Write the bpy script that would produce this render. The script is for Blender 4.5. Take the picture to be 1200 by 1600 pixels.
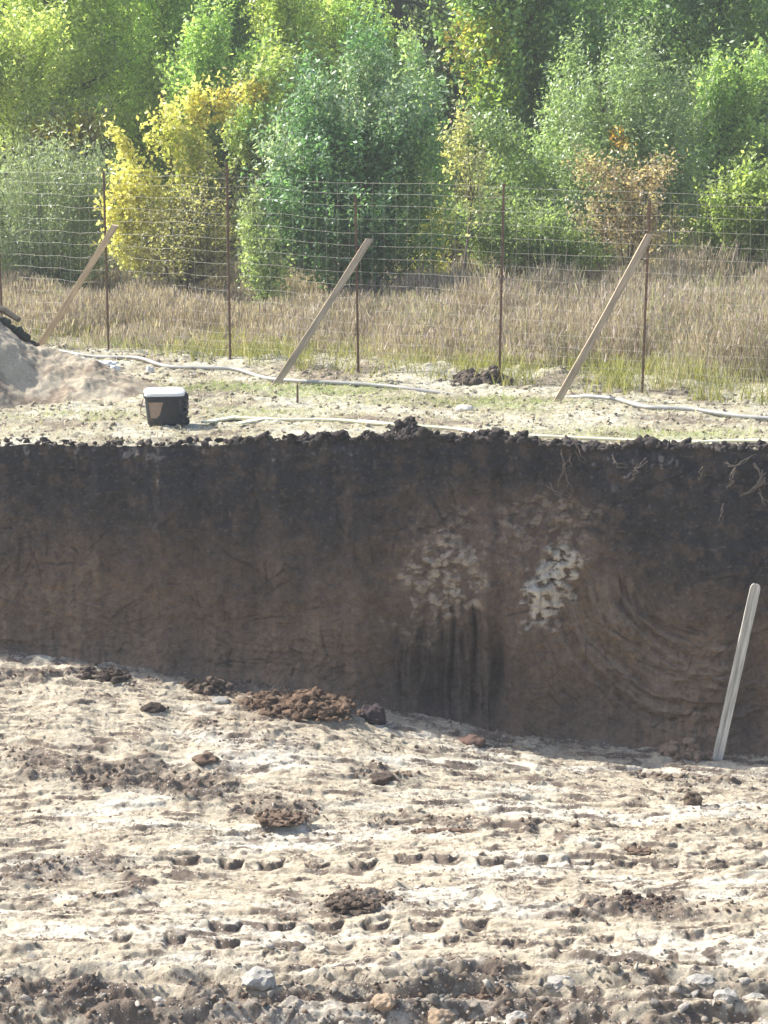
import bpy, math, random
import numpy as np
from mathutils import Vector, noise as mnoise, Matrix
random.seed(7)
RS = np.random.RandomState(11)
sc = bpy.context.scene
for o in list(bpy.data.objects): bpy.data.objects.remove(o)

# ------------------------------------------------------------ camera
F = 3750.0                      # focal length in photo pixels (1200 wide)
HC = 4.1                        # eye height over the upper ground
TP = 715.0 / F
PITCH = math.atan(TP)
cd = bpy.data.cameras.new('camera'); cam = bpy.data.objects.new('camera', cd)
sc.collection.objects.link(cam); sc.camera = cam
cd.sensor_fit = 'HORIZONTAL'; cd.sensor_width = 36; cd.lens = F / 1200 * 36
cd.clip_start = .5; cd.clip_end = 3000
cam.location = (0, 0, HC); cam.rotation_euler = (math.pi / 2 - PITCH, 0, 0)

# ------------------------------------------------------------ sky, sun, exposure
SUN_EL, SUN_AZ = math.radians(44), math.radians(-67)      # azimuth measured from +Y (view), negative = left
w = bpy.data.worlds.new('World'); sc.world = w; w.use_nodes = True
nt = w.node_tree; bg = nt.nodes['Background']
sky = nt.nodes.new('ShaderNodeTexSky'); sky.sky_type = 'NISHITA'; sky.sun_disc = False
sky.sun_elevation = SUN_EL; sky.sun_rotation = SUN_AZ; sky.air_density = 1.0; sky.dust_density = 3.0
nt.links.new(sky.outputs[0], bg.inputs[0]); bg.inputs[1].default_value = 0.115
sd = bpy.data.lights.new('sun', 'SUN'); sun = bpy.data.objects.new('sun', sd); sc.collection.objects.link(sun)
sd.energy = 4.6; sd.angle = math.radians(.6); sd.color = (1, .95, .86)
svec = Vector((math.sin(SUN_AZ) * math.cos(SUN_EL), math.cos(SUN_AZ) * math.cos(SUN_EL), math.sin(SUN_EL)))
sun.rotation_euler = svec.to_track_quat('Z', 'Y').to_euler(); sun.location = svec * 60
sc.view_settings.view_transform = 'Standard'; sc.view_settings.look = 'None'
sc.view_settings.exposure = 1.10; sc.view_settings.gamma = 1

# ------------------------------------------------------------ pixel helpers
def ray(px, py):
    a = (px - 600) / F; b = -(py - 800) / F
    cp, sp = math.cos(PITCH), math.sin(PITCH)
    return (a, cp + b * sp, -sp + b * cp)
def hitY(px, py, Y):
    r = ray(px, py); k = Y / r[1]; return Vector((r[0] * k, Y, HC + r[2] * k))
def hitZ(px, py, z=0.):
    r = ray(px, py); k = (z - HC) / r[2]; return Vector((r[0] * k, r[1] * k, z))
def ppm(Y): return F / (Y * 1.02)            # pixels per metre near distance Y

# ------------------------------------------------------------ noise
def _h(ix, iy, s):
    n = (ix.astype(np.int64) * 374761393 + iy.astype(np.int64) * 668265263 + int(s) * 974634777) & 0xFFFFFFFF
    n = ((n ^ (n >> 13)) * 1274126177) & 0xFFFFFFFF
    n = n ^ (n >> 16)
    return (n & 0xFFFFFF) / float(0x1000000)
def vn(x, y, s=0):
    ix = np.floor(x); iy = np.floor(y); fx = x - ix; fy = y - iy
    ux = fx * fx * fx * (fx * (fx * 6 - 15) + 10); uy = fy * fy * fy * (fy * (fy * 6 - 15) + 10)
    def g(dx, dy):
        a = _h(ix + dx, iy + dy, s) * 6.2831853
        return np.cos(a) * (fx - dx) + np.sin(a) * (fy - dy)
    a = g(0, 0); b = g(1, 0); c = g(0, 1); d = g(1, 1)
    return ((a + (b - a) * ux) * (1 - uy) + (c + (d - c) * ux) * uy) * 1.5
def fbm(x, y, o=4, s=0, g=.5):
    r = 0; a = 1.
    for i in range(o):
        r = r + a * vn(x, y, s + i * 17); x = x * 2.03 + 3.1; y = y * 2.03 - 1.7; a *= g
    return r
def ridged(x, y, o=3, s=0):
    r = 0; a = 1.
    for i in range(o):
        r = r + a * (1 - 2.2 * np.abs(vn(x, y, s + i * 13))); x = x * 2.1; y = y * 2.1; a *= .5
    return r
def worley(x, y, s=0, j=.9):
    ix = np.floor(x); iy = np.floor(y)
    f1 = np.full(x.shape, 9.); f2 = np.full(x.shape, 9.); cid = np.zeros(x.shape)
    for dx in (-1, 0, 1):
        for dy in (-1, 0, 1):
            cx = ix + dx; cy = iy + dy
            a = cx + .5 + j * (_h(cx, cy, s) - .5); b = cy + .5 + j * (_h(cx, cy, s + 5) - .5)
            d = np.hypot(x - a, y - b); idv = _h(cx, cy, s + 9)
            n = d < f1
            f2 = np.where(n, f1, np.minimum(f2, d)); cid = np.where(n, idv, cid); f1 = np.where(n, d, f1)
    return f1, f2, cid
def ss(a, b, x):
    t = np.clip((x - a) / (b - a), 0, 1); return t * t * (3 - 2 * t)
def ell(x, y, cx, cy, rx, ry, soft=.4):      # soft ellipse mask
    return 1 - ss(1 - soft, 1 + soft, np.sqrt(((x - cx) / rx) ** 2 + ((y - cy) / ry) ** 2))
def lobes(x, y, sc_, s, keep):                # rounded lumps on a random share of cells
    f1, f2, c = worley(x / sc_, y / sc_, s)
    r = .28 + .3 * _h(np.floor(c * 1e5), np.floor(c * 3e4), s)
    return np.where(c < keep, np.sqrt(np.clip(1 - (f1 / r) ** 2, 0, 1)) * r, 0) * sc_

# ------------------------------------------------------------ terrain functions
def xpx(x, Y): return 600 + x * F / (Y * 1.0 + .35)
_fx = np.array([-300, 0, 100, 200, 300, 370, 450, 560, 700, 850, 1000, 1200, 1500.])
_fy = np.array([1000, 1024, 1034, 1046, 1062, 1072, 1080, 1104, 1134, 1160, 1176, 1190, 1196.]) - 6
BACK = .46
def rimY(x): return 25.05 - .07 * np.clip(x, -9, 9) + .12 * fbm(x * .8, x * 0 + 3.3, 5, 5, .6) + .05 * vn(x * 4, x * 0, 8)
def footY(x): return rimY(x) - BACK
_tx = np.linspace(-5, 5, 41); _tz = []
for _x in _tx:
    _Y = float(footY(np.array([_x]))[0]); _px = 600 + _x / (_Y * 1.07) * F * 1.05
    _tz.append(hitY(_px, float(np.interp(_px, _fx, _fy)), _Y).z)
_tz = np.array(_tz)
def footZ(x): return np.interp(x, _tx, _tz)
ZF = -2.85
DENTS = []
for i in range(14): DENTS.append((292 + 68.5 * i + random.uniform(-6, 6), 1349 + random.uniform(-4, 5) + i * .2, random.uniform(.11, .135), random.uniform(.85, 1.1) - .2 * (i > 8)))
for i in range(6): DENTS.append((356 + 77.5 * i + random.uniform(-5, 5), 1450 + random.uniform(-5, 4), random.uniform(.115, .14), random.uniform(.85, 1.1)))
for i in range(9): DENTS.append((200 + 84 * i + random.uniform(-14, 14), 1478 + random.uniform(-7, 7), random.uniform(.07, .12), random.uniform(.5, .95)))
for i in range(6): DENTS.append((800 + 75 * i + random.uniform(-12, 12), 1478 + random.uniform(-14, 4), .08, .6))
for i in range(5): DENTS.append((930 + 62 * i + random.uniform(-8, 8), 1325 + random.uniform(-2, 2), .09, .6))
# darker damp smears / rubble seen on the floor: px, py, rx, ry, strength
SMEAR = [(60, 1232, 75, 12, .8), (180, 1240, 90, 14, .9), (300, 1248, 70, 16, .9), (430, 1275, 60, 14, .8), (60, 1365, 60, 20, .8),
         (150, 1355, 50, 12, .7), (180, 1398, 45, 9, .9), (560, 1400, 55, 17, .95), (700, 1285, 130, 10, .5), (870, 1280, 80, 9, .6),
         (960, 1420, 80, 9, .9), (1130, 1290, 80, 8, .5), (90, 1545, 160, 12, .7), (430, 1560, 160, 14, .6), (740, 1520, 70, 10, .7),
         (960, 1515, 50, 9, .6), (120, 1075, 160, 14, .6), (300, 1100, 60, 8, .5), (560, 1418, 110, 16, .8), (985, 1425, 150, 14, .85), (460, 1118, 170, 16, .7), (600, 1222, 60, 8, .6), (735, 1540, 90, 12, .8), (250, 1555, 260, 7, .8), (300, 1580, 300, 8, .8), (850, 1590, 260, 8, .7), (640, 1550, 140, 7, .6), (1060, 1600, 200, 8, .7), (700, 1165, 60, 8, .5), (1060, 1185, 120, 9, .7),
         (330, 1188, 35, 12, .8), (410, 1190, 40, 7, .6), (50, 1145, 90, 7, .7), (760, 1590, 300, 10, .6), (250, 1595, 300, 12, .7)]
SM = []
for a, b, c, d, e in SMEAR:
    p = hitZ(a, b, ZF); SM.append((p.x, p.y, c / ppm(p.y), d / ppm(p.y) * (p.y / 6.9), e))
def smear(x, y):
    m = np.zeros(x.shape)
    wx = x + .25 * fbm(x * 2, y * 2, 3, 61); wy = y + .25 * fbm(x * 2, y * 2, 3, 71)
    for a, b, c, d, e in SM: m = np.maximum(m, e * ell(wx, wy, a, b, c, d, .55))
    return m
def terrace(x, y, per, amp, s, fx, mask=False):
    # crusted, scraped soil: short steps whose steep side faces the near end of the pit
    p = y / per + 1.25 * fbm(x * fx * .7, y * fx * 1.1, 4, s, .5); f = p - np.floor(p)
    a = amp * ss(-.25, .35, fbm(x * fx * 1.7 + 7 * _h(np.floor(p), np.floor(p) * 0, s), y * fx * 3, 2, s + 3))
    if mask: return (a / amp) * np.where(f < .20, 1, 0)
    return a * (np.where(f < .16, f / .16, 1 - (f - .16) / .84) - .5)
def dentmask(x, y):  # dark inside of each dent: its shade put into the soil colour
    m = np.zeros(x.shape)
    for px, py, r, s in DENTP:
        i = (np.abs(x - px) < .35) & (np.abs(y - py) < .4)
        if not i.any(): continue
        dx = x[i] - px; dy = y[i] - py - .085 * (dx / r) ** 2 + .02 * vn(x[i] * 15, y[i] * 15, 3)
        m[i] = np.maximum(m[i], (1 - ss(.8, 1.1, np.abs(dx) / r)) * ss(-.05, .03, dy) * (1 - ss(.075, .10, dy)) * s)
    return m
def floorz(x, y, detail=True):
    fY = footY(x); df = np.clip(fY - y, 0, 99)
    k = ss(0, 4.2, df); z = footZ(x) * (1 - k) + ZF * k
    z = z + .05 * fbm(x * .35, y * .5, 3, 21)
    if not detail: return z
    edge = ss(0, .25, df)
    sm = smear(x, y)
    st = fbm(x * 1.6 + .6 * vn(x, y, 3), y * 5.5, 5, 31, .55)
    z = z + .016 * st
    z = z + .006 * ridged(x * 3.2, y * 13, 3, 41)
    z = z + terrace(x, y, .34, .034, 431, .6) + terrace(x, y, .19, .028, 441, 1.3) + terrace(x, y, .10, .024, 451, 2.8) + terrace(x, y, .062, .017, 453, 4.5)
    z = z + .004 * fbm(x * 10, y * 26, 3, 461) + .011 * fbm(x * 2.2, y * 9, 3, 463)
    f1, f2, c = worley(x * 9 + .6 * vn(x * 7, y * 7, 4), y * 11, 44)
    z = z + .006 * np.clip(1 - f1 * 1.6, 0, 1) * (c > .85)
    z = z + .35 * lobes(x, y * 1.15, .07, 51, .10) * (.35 + .9 * ss(-.1, .5, fbm(x * .9, y * 2.2, 3, 91)))
    z = z + (.45 * lobes(x, y, .16, 53, .4) + .45 * lobes(x, y, .08, 54, .5) + .035 * fbm(x * 5, y * 9, 4, 57, .6)) * sm * edge + .03 * sm
    # foot of the bank: loose lumps
    ft = np.exp(-(df / .45) ** 2)
    z = z + (.35 * lobes(x, y, .18, 56, .55) + .4 * lobes(x, y, .09, 58, .6)) * ft * edge
    # dents of the tracked machine
    for px, py, r, s in DENTP:
        i = (np.abs(x - px) < .35) & (np.abs(y - py) < .4)
        if not i.any(): continue
        dx = x[i] - px; dy = y[i] - py - .085 * (dx / r) ** 2 + .02 * vn(x[i] * 15, y[i] * 15, 3)
        ex = 1 - ss(.75, 1.1, np.abs(dx) / r); ly = np.clip((dy + .20) / .26, 0, 1)
        q = ly * (1 - ss(.06, .085, dy)); q2 = ss(.06, .085, dy) * (1 - ss(.09, .26, dy))
        z[i] += ex * (-.052 * q + .008 * q2) * s
    # ruts along the front
    for yy, wd, dp in RUTS:
        c0 = y - yy - .16 * vn(x * .8, x * 0 + yy, 77) - .05 * vn(x * 4, y * 4, 78)
        z = z - dp * np.exp(-(c0 / wd) ** 2) + dp * .8 * np.exp(-((c0 - wd * 1.9) / wd) ** 2)
    return z
DENTP = []
for a, b, r, s in DENTS:
    p = hitZ(a, b, ZF); DENTP.append((p.x, p.y, r, s))
RUTS = [(hitZ(600, 1536, ZF).y, .10, .075), (hitZ(600, 1562, ZF).y, .09, .08), (hitZ(600, 1590, ZF).y, .10, .09), (hitZ(600, 1507, ZF).y, .10, .035)]

GREEN = [(450, 607, 160, 9, .9), (620, 625, 120, 7, .5), (790, 628, 110, 9, .8), (1000, 585, 130, 10, .7), (150, 650, 120, 6, .5),
         (1100, 680, 140, 8, .6), (420, 645, 110, 7, .5), (900, 675, 90, 7, .45)]
GR = []
for a, b, c, d, e in GREEN:
    p = hitZ(a, b, 0); GR.append((p.x, p.y, c / ppm(p.y), d / ppm(p.y) * (p.y / 4.1), e))
def greenmask(x, y):
    m = np.zeros(x.shape)
    wx = x + .4 * fbm(x * 1.5, y * 1.5, 3, 161); wy = y + .4 * fbm(x * 1.5, y * 1.5, 3, 171)
    for a, b, c, d, e in GR: m = np.maximum(m, e * ell(wx, wy, a, b, c, d, .6))
    return m
def clodrise(x):                              # spoil heaped on the rim, right of the tub
    px = 600 + x * 150
    return np.interp(px, [330, 380, 600, 640, 700, 760, 860, 950, 1000, 1100, 1300], [0, .05, .08, .17, .04, .12, .03, .0, .04, .03, .05])
def groundz(x, y, detail=True):
    rY = rimY(x); dr = y - rY
    z = .03 * fbm(x * .5, y * .5, 3, 201) * ss(0, .5, dr) * (1 - ss(60, 200, y))
    fl = 33.6 - .42 * (x + 5)                 # fence line (approx): low ridge of soil along it
    z = z + .07 * np.exp(-((y - fl + .1) / .5) ** 2) * (1 + fbm(x * 1.2, y * .8, 3, 205))
    if not detail: return z
    near = 1 - ss(35, 46, y)
    z = z + near * (.022 * fbm(x * 2, y * 4, 4, 211, .55) + .35 * lobes(x, y, .10, 213, .3) + .3 * lobes(x, y, .2, 214, .2) * ss(27, 30, y))
    cr = clodrise(x) * np.exp(-(np.clip(dr - .12, 0, 9) / .28) ** 2) * (.75 + .6 * fbm(x * 3, y * 3, 3, 225))
    z = z + cr + (.9 * lobes(x, y, .17, 221, .6) + .8 * lobes(x, y, .09, 223, .6)) * np.clip(cr * 14, 0, 1)
    return z

def grid_mesh(name, X, Y, Z, mat, cols=None, flip=False):
    n, m = X.shape
    co = np.stack([X, Y, Z], -1).reshape(-1, 3).astype(np.float32)
    i = np.arange(n * m).reshape(n, m)
    q = np.stack([i[:-1, :-1], i[:-1, 1:], i[1:, 1:], i[1:, :-1]], -1).reshape(-1, 4)
    if flip: q = q[:, ::-1]
    return np_mesh(name, co, q, mat, None if cols is None else cols.reshape(-1, 3), True)
def np_mesh(name, co, q, mat, cols=None, smooth=False, parent=None, link=True):
    me = bpy.data.meshes.new(name)
    me.vertices.add(len(co)); me.vertices.foreach_set('co', np.ascontiguousarray(co, dtype=np.float32).ravel())
    k = q.shape[1]
    me.loops.add(q.size); me.loops.foreach_set('vertex_index', np.ascontiguousarray(q, dtype=np.int32).ravel())
    me.polygons.add(len(q)); me.polygons.foreach_set('loop_start', np.arange(0, q.size, k, dtype=np.int32))
    me.update(calc_edges=True)
    if smooth: me.polygons.foreach_set('use_smooth', np.ones(len(q), dtype=bool))
    if cols is not None:
        a = me.color_attributes.new('Col', 'FLOAT_COLOR', 'POINT')
        a.data.foreach_set('color', np.concatenate([cols, np.ones((len(cols), 1))], 1).astype(np.float32).ravel())
    me.materials.append(mat)
    o = bpy.data.objects.new(name, me); sc.collection.objects.link(o)
    if parent: o.parent = parent
    return o

# ------------------------------------------------------------ materials
def soil_mat(name, scale=1., bump=.012, var=.35, speck=None, speck_amt=.0, rough=.95):
    m = bpy.data.materials.new(name); m.use_nodes = True; t = m.node_tree; N = t.nodes; L = t.links
    b = N['Principled BSDF']; b.inputs['Roughness'].default_value = rough; b.inputs['Specular IOR Level'].default_value = .15
    at = N.new('ShaderNodeAttribute'); at.attribute_name = 'Col'
    tc = N.new('ShaderNodeTexCoord')
    n1 = N.new('ShaderNodeTexNoise'); n1.inputs['Scale'].default_value = 7 * scale; n1.inputs['Detail'].default_value = 9; n1.inputs['Roughness'].default_value = .7
    n2 = N.new('ShaderNodeTexNoise'); n2.inputs['Scale'].default_value = 45 * scale; n2.inputs['Detail'].default_value = 6; n2.inputs['Roughness'].default_value = .75
    for n in (n1, n2): L.new(tc.outputs['Object'], n.inputs['Vector'])
    ad = N.new('ShaderNodeMath'); ad.operation = 'ADD'; L.new(n1.outputs['Fac'], ad.inputs[0]); L.new(n2.outputs['Fac'], ad.inputs[1])
    mr = N.new('ShaderNodeMapRange'); mr.inputs['From Min'].default_value = .7; mr.inputs['From Max'].default_value = 1.3
    mr.inputs['To Min'].default_value = 1 - var; mr.inputs['To Max'].default_value = 1 + var
    L.new(ad.outputs[0], mr.inputs['Value'])
    mx = N.new('ShaderNodeVectorMath'); mx.operation = 'SCALE'; L.new(at.outputs['Color'], mx.inputs[0]); L.new(mr.outputs[0], mx.inputs['Scale'])
    out = mx.outputs[0]
    if speck_amt > 0:
        vo = N.new('ShaderNodeTexVoronoi'); vo.inputs['Scale'].default_value = 38 * scale; L.new(tc.outputs['Object'], vo.inputs['Vector'])
        sp = N.new('ShaderNodeSeparateColor'); L.new(vo.outputs['Color'], sp.inputs[0])
        g = N.new('ShaderNodeMath'); g.operation = 'GREATER_THAN'; g.inputs[1].default_value = 1 - speck_amt; L.new(sp.outputs[0], g.inputs[0])
        l = N.new('ShaderNodeMath'); l.operation = 'LESS_THAN'; l.inputs[1].default_value = .33; L.new(vo.outputs['Distance'], l.inputs[0])
        mu = N.new('ShaderNodeMath'); mu.operation = 'MULTIPLY'; L.new(g.outputs[0], mu.inputs[0]); L.new(l.outputs[0], mu.inputs[1])
        mc = N.new('ShaderNodeMix'); mc.data_type = 'RGBA'; L.new(mu.outputs[0], mc.inputs['Factor']); L.new(out, mc.inputs['A']); mc.inputs['B'].default_value = (*speck, 1)
        out = mc.outputs['Result']
    L.new(out, b.inputs['Base Color'])
    bp = N.new('ShaderNodeBump'); bp.inputs['Strength'].default_value = 1; bp.inputs['Distance'].default_value = bump
    L.new(ad.outputs[0], bp.inputs['Height']); L.new(bp.outputs[0], b.inputs['Normal'])
    return m
def flat_mat(name, col, rough=.6, var=.2, scale=12., metal=0, stretch=(1, 1, 1), bump=.002, spec=.4):
    m = bpy.data.materials.new(name); m.use_nodes = True; t = m.node_tree; N = t.nodes; L = t.links
    b = N['Principled BSDF']; b.inputs['Roughness'].default_value = rough; b.inputs['Metallic'].default_value = metal; b.inputs['Specular IOR Level'].default_value = spec
    tc = N.new('ShaderNodeTexCoord'); mp = N.new('ShaderNodeMapping'); mp.inputs['Scale'].default_value = stretch
    n = N.new('ShaderNodeTexNoise'); n.inputs['Scale'].default_value = scale; n.inputs['Detail'].default_value = 7
    L.new(tc.outputs['Object'], mp.inputs[0]); L.new(mp.outputs[0], n.inputs['Vector'])
    r = N.new('ShaderNodeValToRGB'); r.color_ramp.elements[0].position = .3; r.color_ramp.elements[1].position = .7
    r.color_ramp.elements[0].color = (*[c * (1 - var) for c in col], 1); r.color_ramp.elements[1].color = (*[min(1, c * (1 + var)) for c in col], 1)
    L.new(n.outputs['Fac'], r.inputs[0]); L.new(r.outputs[0], b.inputs['Base Color'])
    bp = N.new('ShaderNodeBump'); bp.inputs['Distance'].default_value = bump; L.new(n.outputs['Fac'], bp.inputs['Height']); L.new(bp.outputs[0], b.inputs['Normal'])
    return m
def leaf_mat(name, trans=.45, rough=.5, spec=.12):
    m = bpy.data.materials.new(name); m.use_nodes = True; t = m.node_tree; N = t.nodes; L = t.links
    for n in list(N): N.remove(n)
    out = N.new('ShaderNodeOutputMaterial'); at = N.new('ShaderNodeAttribute'); at.attribute_name = 'Col'
    d = N.new('ShaderNodeBsdfDiffuse'); tr = N.new('ShaderNodeBsdfTranslucent'); g = N.new('ShaderNodeBsdfGlossy'); g.inputs['Roughness'].default_value = rough
    g.inputs['Color'].default_value = (.8, .85, .9, 1)
    L.new(at.outputs['Color'], d.inputs['Color'])
    tcv = N.new('ShaderNodeVectorMath'); tcv.operation = 'MULTIPLY'; tcv.inputs[1].default_value = (1.5, 1.62, 1.0)
    L.new(at.outputs['Color'], tcv.inputs[0]); L.new(tcv.outputs[0], tr.inputs['Color'])
    a = N.new('ShaderNodeMixShader'); a.inputs[0].default_value = trans; L.new(d.outputs[0], a.inputs[1]); L.new(tr.outputs[0], a.inputs[2])
    c = N.new('ShaderNodeMixShader'); c.inputs[0].default_value = spec; L.new(a.outputs[0], c.inputs[1]); L.new(g.outputs[0], c.inputs[2])
    L.new(c.outputs[0], out.inputs[0]); return m
M_floor = soil_mat('pale_sandy_soil', 1.3, .018, .34, (.62, .58, .52), .10)
M_bank = soil_mat('cut_soil', 1.5, .016, .42, (.30, .24, .18), .0)
M_ground = soil_mat('topsoil', 1, .012, .28, (.55, .50, .40), .12)
M_clod = soil_mat('soil_clod', 1.8, .018, .42)
M_leaf = leaf_mat('leaf', .56, .5, .06); M_gloss = leaf_mat('silvery_leaf', .5, .45, .08)
M_straw = leaf_mat('dry_stem', .3, .7, .03)
M_bark = flat_mat('bark', (.10, .085, .065), .9, .4, 8, stretch=(1, 1, .3), bump=.01)
M_wood = flat_mat('sawn_timber', (.42, .33, .23), .8, .38, 5, stretch=(6, 6, .6))
M_grey = flat_mat('weathered_board', (.44, .42, .37), .85, .38, 6, stretch=(6, 6, .5))
M_rust = flat_mat('rusty_steel', (.17, .105, .075), .85, .35, 20)
M_wire = flat_mat('galvanised_wire', (.30, .29, .25), .5, .15, 20, metal=.0)
M_black = flat_mat('black_plastic', (.022, .028, .036), .38, .3, 14)
M_white = flat_mat('white_plastic', (.82, .84, .84), .45, .05, 6)
M_tan = flat_mat('tan_sticker', (.36, .25, .18), .7, .12, 20)
M_pipe = flat_mat('grey_pipe', (.33, .33, .32), .38, .2, 6)
M_hose = flat_mat('pale_yellow_hose', (.72, .70, .50), .45, .1, 4)
M_stone = flat_mat('pale_stone', (.55, .52, .47), .85, .25, 14, bump=.008)

# ------------------------------------------------------------ tagging
def tag(o, label=None, cat=None, group=None, kind=None):
    if label: o['label'] = label
    if cat: o['category'] = cat
    if group: o['group'] = group
    if kind: o['kind'] = kind
    return o
def empty(name, loc, rz=0.):
    o = bpy.data.objects.new(name, None); sc.collection.objects.link(o); o.location = loc; o.rotation_euler = (0, 0, rz); o.empty_display_size = .2
    return o

# ------------------------------------------------------------ x / y sampling
def stretch(a, step, lim, g=1.16):
    r = [a]; s = step
    while abs(r[-1]) < lim: s *= g; r.append(r[-1] + s)
    return r
def xs_for(half, step, lim=260):
    c = np.arange(-half, half + 1e-6, step); e = np.array(stretch(half, step, lim)[1:])
    return np.concatenate([-e[::-1], c, e])
XS = xs_for(5.5, .0135)

# floor
u = np.concatenate([np.array([0, .12, .2, .26, .30]), .30 + .70 * np.linspace(0.006, 1, 690)])
Y0 = 3.
fy = footY(XS)
Yf = Y0 + u[:, None] * (np.minimum(fy, 1e9)[None, :] - Y0); Xf = np.repeat(XS[None, :], len(u), 0)
# u=.30 -> about 9.3 m ; visible part begins at about 16 m, so concentrate there
u2 = np.concatenate([np.linspace(0, .50, 14)[:-1], np.linspace(.50, 1, 760)])
Yf = Y0 + u2[:, None] * (fy[None, :] - Y0); Xf = np.repeat(XS[None, :], len(u2), 0)
Zf = floorz(Xf, Yf)
sm = smear(Xf, Yf)
n_a = fbm(Xf * .5, Yf * 1.6, 4, 301); n_b = fbm(Xf * 2.2, Yf * 7, 4, 311)
pale = np.array([.515, .455, .35]); white = np.array([.62, .58, .49]); damp_and_shade = np.array([.140, .108, .088]); tanc = np.array([.39, .325, .235])  # dark tone serves damp smears and the shade painted on dents and steps
kk = ss(-.05, .55, n_a)[..., None]; col = pale * (1 - kk) + white * kk
k2 = ss(.1, .7, n_b)[..., None] * .6; col = col * (1 - k2) + tanc * k2
df = fy[None, :] - Yf
rut = np.exp(-((Yf - RUTS[1][0] + .02) / .45) ** 2) * ss(-.35, .3, fbm(Xf * .8, Yf * 4, 3, 321)) * .5
step_shade = np.maximum(np.maximum(terrace(Xf, Yf, .34, .034, 431, .6, True), terrace(Xf, Yf, .19, .024, 441, 1.3, True)), np.maximum(terrace(Xf, Yf, .10, .014, 451, 2.8, True), terrace(Xf, Yf, .062, .012, 453, 4.5, True)))  # steep step faces, their shade painted dark into the soil colour
k3 = np.clip(sm * .85 + rut + .92 * step_shade * ss(-.35, .25, fbm(Xf * 3, Yf * 3, 3, 325)) + 1.1 * dentmask(Xf, Yf) + .5 * np.exp(-(df / .5) ** 2) * (1 + n_b), 0, .92)[..., None]; col = col * (1 - k3) + damp_and_shade * k3
red = ell(Xf, Yf, hitZ(450, 1090, -2.5).x, 24.0, .7, .55, .5)[..., None] * .7; col = col * (1 - red) + np.array([.18, .125, .09]) * red
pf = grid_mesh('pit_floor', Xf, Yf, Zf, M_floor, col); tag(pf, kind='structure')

# ground (upper terrain)
rr = rimY(XS)
yy = np.concatenate([np.arange(0, 9.6, .019), 9.6 + np.array(stretch(.03, .03, 520, 1.13))])
Yg = rr[None, :] + yy[:, None]; Xg = np.repeat(XS[None, :], len(yy), 0)
Zg = groundz(Xg, Yg)
gm = greenmask(Xg, Yg); na = fbm(Xg * .7, Yg * 1.2, 4, 401); nb = fbm(Xg * 3, Yg * 5, 3, 411)
straw = np.array([.33, .305, .225]); earth = np.array([.19, .16, .125]); light = np.array([.44, .425, .35]); grn = np.array([.23, .27, .11]); dark = np.array([.055, .048, .045])
k = ss(.1, .6, na + .5 * nb)[..., None]; col = straw * (1 - k) + earth * k
k = (ss(.05, .5, nb - na) * .8)[..., None]; col = col * (1 - k) + light * k
k = (gm * (.45 + .4 * ss(-.3, .3, nb)))[..., None]; col = col * (1 - k) + grn * k
far = ss(33, 36, Yg)[..., None]; col = col * (1 - far) + np.array([.19, .16, .10]) * far
dr = Yg - rr[None, :]; k = np.clip(np.clip(clodrise(Xg) * 12, 0, 1) * np.exp(-(np.clip(dr - .30, 0, 9) / .14) ** 2) + np.exp(-(dr / .05) ** 2), 0, 1)[..., None]
col = col * (1 - k) + dark * k
gd = grid_mesh('ground', Xg, Yg, Zg, M_ground, col); tag(gd, kind='structure')

# bank
T = 300; t = np.linspace(0, 1, T)[:, None]
Xb = np.repeat(XS[None, :], T, 0)
zf0 = Zf[-1][None, :]; zg0 = Zg[0][None, :]
fyb = fy[None, :]; by = (1 - np.exp(-t * 13)) / (1 - math.exp(-13)) * .24 + (BACK - .24) * t
Yb = fyb + by; Zb = zf0 + (zg0 - zf0) * t
PX = 600 + Xb * 150.0; PY = 700 - Zb * 149.0 + 0 * PX      # approximate photo position of every wall point
fade = ss(0, .07, t) * (1 - ss(.95, 1., t))
d = .09 * fbm(Xb * .9, Zb * .7, 3, 501) + .045 * fbm(Xb * 3, Zb * 3, 5, 511, .6) + .016 * fbm(Xb * 12, Zb * 12, 4, 521, .6) + .012 * ridged(Xb * 5 + Zb * 2, Zb * 4, 3, 523)
# buttress and hollow left by the digger bucket
d += .10 * ell(PX, PY, 800, 1000, 70, 170, .7) - .10 * ell(PX, PY, 700, 1060, 90, 110, .5) + .07 * ell(PX, PY, 690, 900, 90, 70, .6)
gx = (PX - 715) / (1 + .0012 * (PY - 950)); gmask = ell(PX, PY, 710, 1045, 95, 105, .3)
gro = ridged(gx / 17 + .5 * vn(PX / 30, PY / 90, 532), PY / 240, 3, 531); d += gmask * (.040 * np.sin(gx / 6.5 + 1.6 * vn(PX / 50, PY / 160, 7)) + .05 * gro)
ra = np.hypot(PX - 1120, (PY - 880)); an = np.degrees(np.arctan2(PY - 880, PX - 1120))
am = ss(60, 85, an) * (1 - ss(165, 178, an)) * ss(105, 135, ra) * (1 - ss(255, 280, ra))
wv = ra + 7 * fbm(PX / 90, PY / 90, 2, 541)
d += am * (.042 * ridged(wv / 22, an / 60, 3, 551) + .05 * ss(120, 260, wv) - .03 - .045 * ss(214, 219, wv) + .03 * ss(160, 163, wv) * (1 - ss(163, 200, wv)))
d -= .13 * ell(PX, PY, 1010, 990, 120, 110, .7)
m1 = ell(PX, PY, 1070, 1120, 45, 40, .5); crk = np.abs((PY - 1118) + (PX - 1070) * .42 + 5 * vn(PX / 14, PY / 40, 561))
d -= m1 * .05 * np.exp(-(crk / 2.2) ** 2)
# long shallow scrape marks at left
lm = ell(PX, PY, 300, 1000, 330, 90, .5); d += lm * .010 * ridged((PX + PY * .5) / 60, (PY - PX * .12) / 9, 2, 571)
d += .010 * ridged(PX / 9, PY / 60, 2, 575) * ell(PX, PY, 350, 800, 500, 70, .5)
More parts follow.
